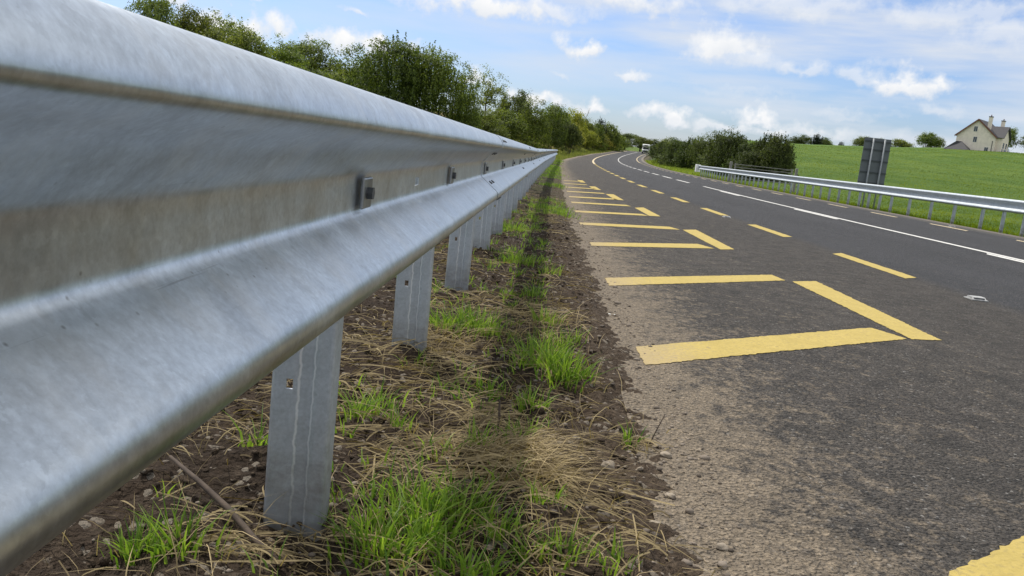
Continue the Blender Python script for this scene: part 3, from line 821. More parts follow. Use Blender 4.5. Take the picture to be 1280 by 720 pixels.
def proto(kind):
    if kind in PROTO: return PROTO[kind]
    spec = {  # H, W, n, leaf, mat, low, shoots, lobes, ragged, shape, trunk radius, stems
        'oak_a': (8, 6.6, 19000, .16, LEAF_MID, .1, 0, 10, .16, 'round', .22, 1), 'oak_b': (8, 6.0, 17000, .16, LEAF_MID, .08, 0, 9, .18, 'round', .2, 1), 'oak_c': (8, 5.5, 14000, .16, LEAF_MID, .05, 0, 9, .2, 'dome', .18, 1),
        'loose': (8, 5.2, 3000, .20, LEAF_MID, .25, 10, 7, .7, 'round', .15, 1),
        'bush': (6.5, 6.5, 20000, .125, LEAF_BUSH, .02, 230, 14, .14, 'dome', .1, 6), 'bush_b': (5, 5.5, 13000, .12, LEAF_BUSH, .02, 100, 12, .18, 'dome', .09, 6),
        'dark_a': (4, 4.2, 9000, .12, LEAF_DARK, .0, 130, 12, .3, 'dome', .07, 6), 'dark_b': (4, 4.8, 9000, .12, LEAF_DARK, .0, 170, 11, .35, 'dome', .07, 6),
        'dark_c': (4, 3.6, 7000, .12, LEAF_DARK, .0, 150, 9, .4, 'dome', .07, 5),
        'yel_a': (4, 4.2, 6000, .17, LEAF_YEL, .0, 70, 9, .35, 'dome', .06, 5), 'yel_b': (4, 4.8, 6000, .17, LEAF_YEL, .0, 40, 10, .3, 'dome', .06, 5),
        'mid_a': (4, 4.4, 6500, .16, LEAF_MID, .0, 60, 10, .35, 'dome', .06, 5),
        'pine': (8, 3.8, 5000, .2, LEAF_PINE, .1, 40, 12, .35, 'cone', .16, 1), 'round_dark': (6, 5, 5200, .2, LEAF_DARK, .22, 0, 8, .3, 'round', .16, 1)}[kind]
    H, W, n, sz, mt, low, sh, lo, rag, shp, tr, st = spec
    sd = sum(map(ord, kind))
    PROTO[kind] = (crown_mesh('crown', sd, H, W, n, sz, mt, low, sh, lo, rag, shp), trunk_mesh(sd, H, W, tr, st), H, W)
    return PROTO[kind]
def plant(name, kind, x, y, top, width, label, cat, group=None, base=None):
    cm, tm_, H, W = proto(kind)
    zb = float(terrain(x, y)) if base is None else base
    e = empty(name, (x, y, zb-.05), random.uniform(0, 6.28))
    e.scale = (width/W, width/W, max(.8, top-zb)/(H*.95))
    tag(e, label, cat, group)
    for nm, me in (('crown', cm), ('trunk', tm_)):
        o = bpy.data.objects.new(nm, me); link(o); o.parent = e
    return e
G1 = 'trees on the rise behind the left barrier'
rowl = [('oak_a', -36.2, 75, 9.5, 5.0, 'leafy green tree farthest to the left, first to show above the barrier'),
    ('oak_b', -35.4, 79, 9.1, 5.6, 'leafy tree standing second from the left above the barrier, just right of the first crown'),
    ('oak_c', -34.4, 81, 8.7, 6.0, 'lower bushy tree third from the left above the barrier edge'),
    ('oak_b', -31.9, 76, 7.4, 6.0, 'low tree crown dipping under the white cloud, fourth from the left'),
    ('oak_a', -31.6, 83, 8.6, 6.4, 'rounded tree crown rising right of the gap under the white cloud'),
    ('loose', -30.2, 82, 7.9, 5.0, 'thin loose tree showing sky between its leaves, beside the rounded crown'),
    ('oak_c', -29.0, 88, 7.9, 6.0, 'small pale tree crown in the middle of the left hand tree row'),
    ('oak_a', -28.6, 93, 8.7, 7.0, 'broad tree in the middle of the tree row, left of the dark conifer'),
    ('pine', -27.8, 97, 8.9, 4.2, 'dark pointed conifer in the left hand tree row'),
    ('pine', -26.4, 99, 8.3, 4.0, 'second dark conifer, just right of the pointed one in the tree row'),
    ('oak_b', -22.5, 90, 6.5, 6.0, 'green tree filling the dip between the conifers and the big bush'),
    ('oak_c', -20.0, 80, 5.4, 5.4, 'low tree right of the conifers, its foot hidden by the barrier'),
    ('oak_b', -24.0, 78, 5.4, 6.0, 'low bushy tree tucked in front of the conifers'),
    ('oak_c', -28.5, 74, 5.6, 6.0, 'dense low tree under the middle of the tree row, touching the barrier edge')]
for k, x, y_, t, w_, lab in rowl: plant('tree', k, x, y_, t, w_, lab, 'tree', G1)
G2 = 'shrubs behind the left barrier'
for k, x, y_, t, w_, lab in [
    ('bush_b', -15.4, 65, 5.5, 5.4, 'left shoulder of the tall shrub thicket, paler green, behind the barrier'),
    ('bush', -12.4, 62, 6.9, 6.6, 'tallest dark green upright shrub in the thicket behind the barrier'),
    ('bush', -9.9, 63, 6.6, 6.0, 'dense upright shrub right of the tallest one, with bristling shoots on top'),
    ('bush_b', -7.4, 64.5, 4.9, 3.2, 'ragged right hand end of the tall thicket with bare shoots against the sky'),
    ('bush_b', -7.9, 85, 3.3, 5.6, 'lower olive shrub at the right foot of the tall thicket'),
    ('mid_a', -6.2, 95, 3.9, 5.4, 'low olive shrub in front of the dry bank, left of the rounded bushes'),
    ('bush_b', -3.6, 99, 5.2, 5.2, 'rounded dark bush beside the far end of the barrier, left one'),
    ('bush_b', -1.3, 108, 5.2, 5.0, 'rounded dark bush just above the far tip of the barrier'),
    ('dark_b', 1.0, 122, 4.4, 4.6, 'smaller dark bush right of the tip of the barrier, on the bend')]:
    plant('shrub', k, x, y_, t, w_, lab, 'shrub', G2)
for k, x, y_, t, w_, lab in [
    ('loose', -11.0, 121, 9.6, 5.4, 'slender airy tree standing clear of the thicket against a cloud'),
    ('round_dark', -8.9, 130, 7.7, 2.8, 'small round dark tree on the skyline, left one of the close pair'),
    ('round_dark', -7.0, 132, 8.8, 4.2, 'bigger round dark tree on the skyline, right one of the close pair')]:
    plant('tree', k, x, y_, t, w_, lab, 'tree', 'skyline trees above the dry bank')
G3 = 'shrubs on the bank round the bend'
for k, x, y_, t, w_, lab in [
    ('mid_a', -1.2, 150, 7.3, 6.0, 'light green bush on the bank right of the close dark pair'),
    ('yel_a', 2.3, 168, 7.4, 5.6, 'bright yellow green bush high on the dry bank'),
    ('yel_b', 2.0, 160, 5.2, 5.5, 'yellow bush low on the bank above the grass edge'),
    ('mid_a', 5.0, 188, 7.2, 5.0, 'green bush on the bank below the bare tree'),
    ('yel_a', 5.4, 182, 4.7, 5.5, 'yellow green bush at the foot of the bank, below the bare tree'),
    ('mid_a', 7.4, 192, 6.6, 5.0, 'mid green bush at the right shoulder of the bank'),
    ('yel_b', 8.4, 203, 5.6, 7.0, 'wide yellow bush beside the road on the outer bend'),
    ('mid_a', 12.0, 214, 7.5, 6.0, 'last tall green bush where the bank meets the road'),
    ('yel_b', 12.2, 222, 5.6, 6.0, 'low yellow bush right beside the outside of the bend'),
    ('mid_a', 10.6, 236, 6.4, 7.0, 'olive bush beyond the bend, left of the van'),
    ('mid_a', 16.0, 258, 6.9, 8.0, 'olive hedge tree further beyond the bend, left of the van'),
    ('oak_b', 21.0, 285, 8.2, 9.0, 'grey green tree directly behind and left of the van'),
    ('oak_a', 27.5, 300, 8.0, 9.0, 'dark tree behind the van'),
    ('round_dark', 33.5, 320, 8.4, 8.0, 'dark tree right of the van on the skyline'),
    ('oak_c', 40.0, 330, 8.0, 9.0, 'distant tree between the van and the right hand shrubs')]:
    plant('shrub' if 'bush' in lab else 'tree', k, x, y_, t, w_, lab, 'shrub' if 'bush' in lab else 'tree', G3)
plant('pine_tree', 'pine', 9.1, 212, 9.5, 3.6, 'dark ragged pine on the skyline right of the bare tree', 'tree')
# bare tree
rg = np.random.default_rng(77); mb = MB(); zb = float(terrain(5.5, 205))
def limb(p, d, ln, r_, dep):
    e_ = p+d*ln; m_ = p.lerp(e_, .5)+Vector(rg.normal(0, .06*ln, 3)); mb.tube([p, m_, e_], [r_, r_*.8, r_*.55], 5)
    if dep:
        for k in range(3):
            nd = (d+Vector(rg.normal(0, .45, 3))+Vector((0, 0, .18))).normalized(); limb(e_ if k else m_, nd, ln*.66, r_*.55, dep-1)
limb(Vector((0, 0, -.3)), Vector((0, 0, 1)), 3.4, .15, 4)
BT = empty('bare_tree', (5.5, 205, zb)); tag(BT, 'leafless bare branched tree on the skyline of the bank round the bend', 'tree')
mb.build('trunk', plain('pale_bare_bark', (.16, .14, .12), .9), BT)
G4 = 'dark shrubs across the road'
for k, x, y_, t, w_, lab in [
    ('yel_a', 16.9, 140, 3.7, 3.0, 'pale green shrub at the left tip of the right hand thicket'),
    ('yel_b', 15.1, 124, 3.0, 2.6, 'low bright green shrub on the inside of the bend'),
    ('dark_b', 13.5, 112, 3.15, 4.4, 'dark shrub at the left end of the thicket across the road'),
    ('dark_a', 14.3, 106, 3.4, 4.4, 'dark shrub second from the left in the thicket across the road'),
    ('dark_c', 15.0, 99, 3.5, 3.8, 'dark shrub third from the left in the thicket across the road'),
    ('dark_b', 15.8, 95, 3.4, 4.2, 'dark lower shrub left of the tallest shrub across the road'),
    ('dark_a', 16.6, 90, 4.0, 4.0, 'tallest dark shrub across the road, left peak above the barrier end'),
    ('dark_b', 17.4, 87, 3.95, 4.2, 'dark shrub right of the tallest peak across the road'),
    ('dark_a', 18.4, 85, 3.4, 4.0, 'dark shrub in the notch between the two peaks across the road'),
    ('dark_c', 19.2, 81, 4.0, 3.6, 'bristly dark shrub forming the right peak across the road'),
    ('dark_c', 19.5, 78, 3.9, 3.2, 'dark shrub at the right end, beside the open green field'),
    ('dark_a', 17.6, 80, 2.5, 3.8, 'low dark shrub in front of the thicket, above the gate')]:
    plant('shrub', k, x, y_, t, w_, lab, 'shrub', G4)
G5 = 'distant trees beyond the green field'
for k, x, y_, t, w_, lab in [
    ('round_dark', 88.0, 330, 15.2, 6.5, 'distant dark tree on the field skyline, just right of the bristly shrub'),
    ('round_dark', 92.0, 332, 16.2, 7.0, 'distant dark tree in the middle of the small clump on the field skyline'),
    ('pine', 95.6, 330, 17.2, 5.0, 'distant dark pointed tree, peak of the small clump on the field skyline'),
    ('round_dark', 99.6, 335, 16.2, 6.5, 'distant dark tree at the right end of the small clump on the field skyline'),
    ('pine', 127, 400, 18.5, 3.5, 'tiny single distant tree in the open gap left of the sign'),
    ('oak_b', 120.5, 400, 17.6, 8.0, 'tiny low distant tree beside the single one left of the sign'),
    ('mid_a', 102.5, 300, 15.8, 7.0, 'distant tree showing just above the left corner of the sign'),
    ('round_dark', 107.0, 300, 16.2, 7.0, 'distant dark tree peeping over the top of the sign'),
    ('mid_a', 115.4, 300, 16.2, 8.0, 'distant green tree just right of the sign on the skyline'),
    ('mid_a', 108.2, 262, 16.9, 6.6, 'round green tree standing left of the house porch'),
    ('mid_a', 111.5, 264, 16.0, 5.0, 'smaller green tree between the round tree and the house'),
    ('mid_a', 112.6, 226, 17.6, 5.5, 'leafy tree just right of the house'),
    ('round_dark', 116.5, 222, 17.2, 6.5, 'dark tree behind the right side of the house'),
    ('round_dark', 119.0, 218, 16.4, 6.0, 'dark low tree at the extreme right on the hill')]:
    plant('tree', k, x, y_, t, w_, lab, 'tree', G5)

# ------------------------------------------------------------------ grass, straw, clods
def blades(name, root, h_, lean, bend, wid, mat, lv=(0, .4, .75, 1.0)):
    n = len(root); a = rng.uniform(0, 2*math.pi, n)
    side = np.stack([np.cos(a), np.sin(a), np.zeros(n)], -1)
    Vs = []
    for t in lv:
        c = root + np.array([0, 0, 1])*(h_*t*(1-.35*bend*t))[:, None] + lean*(h_*bend*t*t)[:, None]
        if t < 1:
            wv = side*(wid*(1-t**1.6)*.5+.0002)[:, None]; Vs += [c-wv, c+wv]
        else: Vs.append(c)
    V_ = np.stack(Vs, 1); m = V_.shape[1]; b = (np.arange(n)*m)[:, None]
    q = []
    for i in range(len(lv)-2): q.append(b+np.array([[2*i, 2*i+1, 2*i+3, 2*i+2]]))
    i = len(lv)-2; tr = b+np.array([[2*i, 2*i+1, 2*i+2]])
    o = mesh_fast(name, V_.reshape(-1, 3), np.concatenate(q), tr, mat=mat, smooth=True)
    o['kind'] = 'stuff'; return o
# tufts: x, y, radius, number, height
tufts = [(-.23, 1.33, .07, 190, .088), (-.16, 1.42, .07, 200, .095), (-.10, 1.50, .055, 130, .085), (-.20, 1.50, .05, 90, .09), (-.58, 1.20, .035, 60, .075), (-.53, 1.24, .05, 70, .09), (-.41, 1.95, .04, 46, .10), (-.38, 2.05, .05, 40, .09),
         (-.22, 2.95, .08, 150, .11), (-.31, 2.95, .09, 130, .10), (-.14, 4.85, .10, 170, .10), (.04, 2.58, .09, 170, .12), (.11, 2.5, .06, 130, .11), (.0, 2.8, .08, 90, .1), (-.31, 6.9, .16, 200, .11), (0, 9.1, .22, 330, .11), (-.05, 9.7, .2, 240, .1),
         (.02, 4.5, .06, 60, .08), (-.55, 1.64, .03, 14, .1), (.25, 2.02, .02, 16, .07), (-.03, 1.42, .05, 60, .07), (.08, 1.36, .05, 60, .07), (.17, 1.33, .03, 30, .06), (-.06, 1.27, .06, 80, .08), (.0, 2.2, .05, 60, .08), (.02, 3.3, .06, 70, .09), (-.05, 3.9, .06, 50, .08),
         (-.36, 1.42, .03, 30, .06), (-.30, 1.9, .03, 24, .08), (-.12, 2.35, .05, 40, .08), (.10, 3.0, .05, 60, .08), (-.02, 1.95, .04, 40, .07), (-.10, 1.8, .04, 40, .075), (.05, 1.55, .035, 36, .06)]
Rt, Hh, Ln, Bd, Wd = [], [], [], [], []
def add_tuft(x, y, r_, n, h_):
    px = x+rng.normal(0, r_*.5, n); py = y+rng.normal(0, r_*.5, n)
    Rt.append(np.stack([px, py, soil_h(px, py)-.004], -1)); Hh.append(h_*rng.uniform(.35, 1.1, n))
    a = np.arctan2(py-y, px-x)+rng.normal(0, .8, n); Ln.append(np.stack([np.cos(a), np.sin(a), 0*a], -1))
    Bd.append(rng.uniform(.15, .95, n)); Wd.append(rng.uniform(.0028, .0058, n)*(1+y*.03))
for t in tufts: add_tuft(*t)
for i in range(260):
    y_ = rng.uniform(1.0, 9); x_ = float(xe(y_))-.36-abs(rng.normal(0, .3)); add_tuft(x_, y_, .035, int(rng.integers(4, 16)), .06)
for i in range(420):
    y_ = 9+51*rng.random()**1.2; x_ = float(xe(y_))-.10-abs(rng.normal(0, .28))
    if fbm(x_*1.3, y_*.5, 2) > -.1: add_tuft(x_, y_, .10+.003*y_, int(rng.integers(10, 34)), .085)
blades('grass', np.concatenate(Rt), np.concatenate(Hh), np.concatenate(Ln), np.concatenate(Bd), np.concatenate(Wd), GRASS)

def straws(name, x, y, L, az, mat, arch=.009, lift=.004, wid=.0022, curl=.16):
    n = len(x); d = np.stack([np.cos(az), np.sin(az), 0*az], -1); sd = np.stack([-np.sin(az), np.cos(az), 0*az], -1)
    c0 = np.stack([x, y, soil_h(x, y)+lift], -1); cu = rng.normal(0, curl, n); tl = rng.normal(0, .10, n); ar = np.abs(rng.normal(0, arch, n)); Vs = []
    for t in np.linspace(-.5, .5, 6):
        c = c0+d*(L*t)[:, None]+sd*(cu*L*(t*t-.08))[:, None]; c[:, 2] += ar*(1-4*t*t)+tl*L*t
        wv = (sd*.7+np.array([0, 0, .7]))*(wid*(1-.5*abs(t)))/2 if hasattr(wid, '__len__') else (sd*.7+np.array([0, 0, .7]))*wid*(1-.5*abs(t))/2
        Vs += [c-wv, c+wv]
    V_ = np.stack(Vs, 1); b = (np.arange(n)*12)[:, None]
    q = np.concatenate([b+np.array([[2*i, 2*i+1, 2*i+3, 2*i+2]]) for i in range(5)])
    o = mesh_fast(name, V_.reshape(-1, 3), q, mat=mat, smooth=True); o['kind'] = 'stuff'; return o
# scattered everywhere on the soil, thicker in drifts
xs, yq, Ls, az = [], [], [], []
n = 13000
yv = .9+ (rng.random(n)**1.7)*12; xv = xe(yv)-.02-rng.random(n)*1.35
den = fbm(xv*2.2+7, yv*1.6, 3)+.35*rng.normal(0, 1, n) - .9*np.clip(1-(xe(yv)-xv)/.28, 0, 1)
k_ = k_ = den > .18
xs.append(xv[k_]); yq.append(yv[k_]); Ls.append(rng.uniform(.02, .15, k_.sum())*(1+.05*yv[k_])); az.append(rng.uniform(0, 6.28, k_.sum()))
def hay(x, y, rx_, ry_, n, L, a0, asd):
    xs.append(x+rng.normal(0, rx_, n)); yq.append(y+rng.normal(0, ry_, n)); Ls.append(np.exp(rng.normal(-.35, .5, n))*L); az.append(a0+rng.normal(0, asd, n))
hay(-.02, 1.74, .05, .06, 240, .12, .35, .55); hay(.04, 1.62, .06, .05, 90, .11, -.4, .8); hay(.10, 1.42, .10, .06, 100, .11, -.15, .9); hay(.18, 1.62, .06, .05, 34, .13, -.35, .6); hay(.27, 2.02, .035, .03, 40, .08, .3, .9)
hay(-.10, 2.05, .05, .08, 200, .10, .8, .8); hay(-.47, 1.28, .06, .05, 50, .09, .2, .7); hay(-.33, 1.33, .08, .05, 70, .10, -.5, .5); hay(-.05, 3.4, .07, .12, 160, .10, .6, .9); hay(-.28, 2.5, .10, .2, 260, .12, .5, 1.2); hay(-.6, 2.2, .2, .4, 420, .12, .5, 1.2); hay(-.22, 1.75, .08, .12, 220, .12, .4, 1.0); hay(-.3, 3.4, .15, .3, 260, .12, .5, 1.4)
straws('straw', np.concatenate(xs), np.concatenate(yq), np.concatenate(Ls), np.concatenate(az), STRAW, lift=.006, wid=np.exp(rng.normal(-6.2, .4, (sum(map(len, xs)), 1))))
# standing dry stalks among the hay
n = 900; cx_ = rng.choice(len(tufts), n); px = np.array([tufts[i][0] for i in cx_])+rng.normal(0, .09, n); py = np.array([tufts[i][1] for i in cx_])+rng.normal(0, .09, n)
a = rng.uniform(0, 6.28, n)
blades('dry_grass', np.stack([px, py, soil_h(px, py)], -1), rng.uniform(.03, .11, n), np.stack([np.cos(a), np.sin(a), 0*a], -1), rng.uniform(.5, 1.6, n), rng.uniform(.0012, .0026, n), STRAW)

# mound of bent hay on the verge, stems hanging over toward the road
hx, hy, hr_ = [], [], []
for (x_, y_, r_, n_) in ((-.06, 1.78, .06, 230), (.01, 1.70, .06, 130), (-.02, 1.86, .06, 120), (-.45, 1.30, .05, 25), (-.12, 2.98, .08, 120), (.02, 3.35, .06, 90), (-.33, 2.75, .08, 90)):
    hx.append(x_+rng.normal(0, r_, n_)); hy.append(y_+rng.normal(0, r_, n_))
hx = np.concatenate(hx); hy = np.concatenate(hy); n = len(hx); a = rng.normal(-.35, .8, n)
blades('hay', np.stack([hx, hy, soil_h(hx, hy)], -1), rng.uniform(.05, .13, n), np.stack([np.cos(a), np.sin(a), 0*a], -1), rng.uniform(1.0, 2.1, n), rng.uniform(.0014, .0030, n), STRAW, (0, .25, .5, .75, 1.0))

# clods and grit
ico = bmesh.new(); bmesh.ops.create_icosphere(ico, subdivisions=1, radius=1); iv = np.array([v.co[:] for v in ico.verts]); it = np.array([[v.index for v in f.verts] for f in ico.faces]); ico.free()
def pebbles(name, x, y, s, mat, sink=.25, flat=.65):
    n = len(x); m = len(iv)
    sc = np.stack([s*rng.uniform(.7, 1.4, n), s*rng.uniform(.7, 1.4, n), s*flat*rng.uniform(.6, 1.2, n)], -1)
    v = iv[None]*(1+rng.normal(0, .16, (n, m, 1)))*sc[:, None]
    a = rng.uniform(0, 6.28, n); ca, sa = np.cos(a)[:, None], np.sin(a)[:, None]
    X = v[..., 0]*ca-v[..., 1]*sa; Y = v[..., 0]*sa+v[..., 1]*ca; Z = v[..., 2]
    z0 = np.maximum(soil_h(x, y), zr(y))+sc[:, 2]*(1-2*sink)*.6
    Vv = np.stack([X+x[:, None], Y+y[:, None], Z+z0[:, None]], -1).reshape(-1, 3)
    T = (it[None]+(np.arange(n)*m)[:, None, None]).reshape(-1, 3)
    o = mesh_fast(name, Vv, None, T, mat=mat); o['kind'] = 'stuff'; return o
n = 7000; yv = .9+(rng.random(n)**1.8)*9; xv = xe(yv)-.16-rng.random(n)*1.3
pebbles('soil_clods', xv, yv, np.minimum(np.exp(rng.normal(-5.55, .55, n)), .0105)*(1+.05*yv), SOIL, .2, .7)
n = 4200; yv = .9+(rng.random(n)**1.6)*10; xv = xe(yv)+.06-np.abs(rng.normal(0, .5, n))
pebbles('gravel', xv, yv, np.exp(rng.normal(-5.75, .45, n))*(1+.05*yv), make_leaf('gravel_stone', (.07, .055, .042), (.30, .25, .20), 0.0, 0, .9), .25, .6)

# single stones, litter, twigs
def stone(x, y, s, label, sd, flat=.6, mat=STONE):
    rg_ = np.random.default_rng(sd); bm = bmesh.new(); bmesh.ops.create_icosphere(bm, subdivisions=3, radius=1)
    for v in bm.verts:
        p = np.array(v.co); f = 1+.22*math.sin(3*p[0]+sd)*math.cos(2.3*p[1]+sd)+.10*math.sin(7*p[2]+5*p[0])
        v.co = Vector((p[0]*s*1.2*f, p[1]*s*f, p[2]*s*flat*f))
    me = bpy.data.meshes.new('stone'); bm.to_mesh(me); bm.free(); me.materials.append(mat); me.polygons.foreach_set('use_smooth', [True]*len(me.polygons))
    o = bpy.data.objects.new('stone', me); link(o); o.location = (x, y, max(float(soil_h(x, y)), 0)+s*flat*.45); o.rotation_euler = (rg_.normal(0, .2), rg_.normal(0, .2), rg_.uniform(0, 6))
    tag(o, label, 'stone', 'loose stones on the bare soil')
stone(.190, 1.84, .0135, 'pale pointed stone on bare soil right of the hay mound', 1, .9)
stone(.338, 1.97, .0125, 'smooth rounded grey stone close to the asphalt edge, past the dry stalks', 2, .6)
stone(.262, 1.85, .010, 'flat light stone between the pointed stone and the rounded one', 3, .4)
stone(.315, 1.72, .011, 'dull brown stone half sunk in soil below the pair of pale stones', 4, .5)
stone(.385, 1.50, .010, 'small tan stone at the dusty asphalt edge near the bottom of the picture', 5, .6)
stone(.265, 1.56, .010, 'flat brownish stone lying among straw on the dark soil', 6, .4)
LITM = plain('white_litter', (.50, .50, .48), .6)
lm = MB(); lm.prism([(-.03, -.02, 0), (.018, -.027, .003), (.036, .006, .008), (.012, .03, .002), (-.024, .02, .009)], (0, 0, .004))
lt = lm.build('litter', LITM, None, bevel=.003); lt.scale = (.6, .6, .6); lt.location = (.31, 3.75, float(soil_h(.31, 3.75))+.004); tag(lt, 'crumpled white scrap of litter on the soil by the asphalt edge', 'litter')
def twig(pts, rad, label):
    o = MB().tube(pts, rad, 7).build('twig', TWIG, None, True); tag(o, label, 'twig'); return o
def gz(x, y, d): return (x, y, float(soil_h(x, y))+d)
twig([gz(-.66, 1.48, .02), gz(-.58, 1.42, .030), gz(-.50, 1.36, .022), gz(-.43, 1.30, .018), gz(-.37, 1.25, .0)], [.003, .005, .006, .006, .005], 'thick dark brown stick lying at the foot of the nearest post')
twig([gz(-.07, 1.97, -.01), gz(-.072, 1.972, .03), gz(-.075, 1.965, .075)], [.004, .0035, .0025], 'short upright reddish twig stump in the verge beyond the hay mound')
twig([gz(.30, 2.02, 0), gz(.315, 2.04, .03), gz(.335, 2.05, .085)], [.002, .0017, .001], 'thin reddish upright stalk among dry stems near the asphalt edge')

# field and bank grass as tufts
def field(name, n, fx, hmin, hmax, mat, wid):
    x, y = fx(n); z = terrain(x, y)
    a = rng.uniform(0, 6.28, len(x))
    blades(name, np.stack([x, y, z-.02], -1), rng.uniform(hmin, hmax, len(x)), np.stack([np.cos(a), np.sin(a), 0*a], -1), rng.uniform(.2, 1.0, len(x)), wid*rng.uniform(.7, 1.3, len(x))*(.5+y/45), mat, (0, .55, 1.0))
def f_field(n):
    y = 14+190*rng.random(n)**1.7; lo = xc(y)+6.3; hi = np.maximum(.66*y, lo+6)
    x = lo+(hi-lo)*rng.random(n); return x, y
field('field_grass', 110000, f_field, .05, .13, GRASSF, .024)
def f_edge(n):
    y = 12+150*rng.random(n)**1.6; x = xc(y)+5.1+rng.random(n)**.8*3.0; return x, y
field('roadside_grass', 26000, f_edge, .06, .28, GRASSF, .016)
def f_tip(n):
    y = 72+70*rng.random(n); x = xc(y)+4.3+rng.random(n)*4.5; return x, y
field('verge_grass', 14000, f_tip, .2, .5, make_leaf('bright_verge_grass', (.13, .20, .02), (.27, .33, .05), .4), .03)
def f_left(n):
    y = 45+220*rng.random(n)**1.1; x = xe(y)-.3-rng.random(n)**1.3*16; return x, y
field('bank_grass', 40000, f_left, .12, .5, GRASSB, .022)

def f_leftnear(n):
    y = 1+55*rng.random(n)**1.3; x = xe(y)-1.9-rng.random(n)**1.5*22; return x, y
field('rough_grass', 26000, f_leftnear, .08, .30, GRASSB, .014)

# ------------------------------------------------------------------ camera
cam = bpy.data.cameras.new('camera'); co = bpy.data.objects.new('camera', cam); link(co); scene.camera = co
cam.sensor_width = 36; cam.lens = 1060/1280*36; cam.clip_start = .02; cam.clip_end = 9000
RC = Matrix(((0.9927067249586246, -0.11453905355234677, 0.037605364421239476), (0.05578598604445502, 0.15991982666077104, -0.9855524201187053), (0.10687039806686159, 0.9804623675858862, 0.16514316142338123)))
co.matrix_world = Matrix.Translation((0, 0, .695)) @ RC.to_4x4()

# ------------------------------------------------------------------ light
SUN_AZ = R(-36); SUN_EL = R(57)          # azimuth from +Y (away from the camera), clockwise: from the left
sd = Vector((math.sin(SUN_AZ)*math.cos(SUN_EL), math.cos(SUN_AZ)*math.cos(SUN_EL), math.sin(SUN_EL)))
sl_ = bpy.data.lights.new('sun', 'SUN'); sl_.energy = 5.0; sl_.angle = R(1.2); sl_.color = (1, .95, .87)
so = bpy.data.objects.new('sun', sl_); link(so); so.rotation_euler = sd.to_track_quat('Z', 'Y').to_euler(); so.location = (-20, 0, 40)
wd = bpy.data.worlds.new('World'); scene.world = wd; wd.use_nodes = True; nt = wd.node_tree; h = N(nt)
bg = nt.nodes['Background']
sky = h.n('ShaderNodeTexSky', sky_type='NISHITA'); sky.sun_disc = False; sky.sun_elevation = SUN_EL; sky.sun_rotation = SUN_AZ; sky.air_density = 1.0; sky.dust_density = 1.2; sky.ozone_density = 1.5
D_ = h.n('ShaderNodeTexCoord').outputs['Generated']
warp = h.n('ShaderNodeVectorMath', operation='SUBTRACT'); nz = h.n('ShaderNodeTexNoise'); h.l(D_, nz.inputs['Vector']); nz.inputs['Scale'].default_value = 19; nz.inputs['Detail'].default_value = 5; nz.inputs['Roughness'].default_value = .6
h.l(nz.outputs['Color'], warp.inputs[0]); warp.inputs[1].default_value = (.5, .5, .5)
wsc = h.n('ShaderNodeVectorMath', operation='SCALE'); h.l(warp.outputs[0], wsc.inputs[0]); wsc.inputs['Scale'].default_value = .055
DW = h.n('ShaderNodeVectorMath', operation='ADD'); h.l(D_, DW.inputs[0]); h.l(wsc.outputs[0], DW.inputs[1])
puff = h.noise(D_, 44, 5, .58)
# each cloud: compass bearing, height above the horizon (degrees), half width, half height (degrees), density
SKYTINT = (1.0, 1.17, 1.55, 1); CLOUDLOW = (7.9, 8.4, 9.2, 1); CLOUDHI = (10.7, 10.7, 10.7, 1)
CLOUDS = [(-13.41, 5.2, 4.36, 1.12, 1.1), (-14.91, 4.91, 2.11, 0.98, 0.9), (-21.51, 5.19, 4.08, 1.26, 1.1), (-22.81, 5.1, 1.83, 0.84, 0.8), (-13.98, 7.34, 1.12, 0.42, 0.7), (0.53, 6.66, 2.25, 0.98, 1.0), (3.86, 5.12, 1.05, 0.49, 0.8), (9.66, 7.57, 2.53, 1.69, 1.0), (11.27, 6.82, 2.67, 0.98, 0.6), (14.47, 6.58, 4.22, 0.91, 0.62), (18.02, 6.46, 2.11, 0.98, 0.6), (20.6, 5.88, 2.95, 1.19, 1.05), (20.63, 6.45, 1.41, 0.84, 0.9), (-6.23, 8.53, 6.32, 1.55, 1.0), (-2.07, 8.68, 4.22, 0.84, 0.7), (3.79, 9.62, 4.22, 1.12, 0.95), (13.89, 10.24, 8.43, 0.98, 0.55), (22.45, 10.16, 6.32, 1.55, 0.6), (25.57, 8.86, 4.22, 1.41, 0.5), (-6.19, 4.02, 1.12, 0.77, 1.0), (-3.79, 3.36, 0.7, 0.63, 0.9), (-1.67, 2.96, 1.83, 0.91, 1.1), (1.53, 2.83, 1.62, 0.77, 1.0), (7.04, 2.72, 2.81, 0.84, 1.0), (9.88, 2.6, 4.22, 0.63, 0.75), (12.29, 3.34, 1.55, 1.12, 1.05), (12.87, 2.79, 3.51, 0.63, 0.8), (15.79, 2.82, 3.51, 0.77, 0.7), (17.73, 3.98, 3.51, 0.42, 0.35), (22.38, 4.47, 1.55, 0.7, 0.5), (-24.55, 6.33, 1.41, 0.42, 0.8), (-21.13, 6.95, 1.41, 0.35, 0.8), (-0.32, 4.96, 0.84, 0.35, 0.45), (11.31, 4.9, 4.22, 0.35, 0.2), (16.96, 2.94, 4.22, 0.56, 0.5)]
sp = h.n('ShaderNodeSeparateXYZ'); nv = h.n('ShaderNodeVectorMath', operation='NORMALIZE'); h.l(DW.outputs[0], nv.inputs[0]); h.l(nv.outputs[0], sp.inputs[0])
AZ = h.math('MULTIPLY', h.math('ARCTAN2', sp.outputs[0], sp.outputs[1]), 57.2958)
EL = h.math('MULTIPLY', h.math('ARCSINE', sp.outputs[2]), 57.2958)
dens = None; shade = None
pn = h.math('MULTIPLY', h.math('SUBTRACT', puff, .5), 2.1)
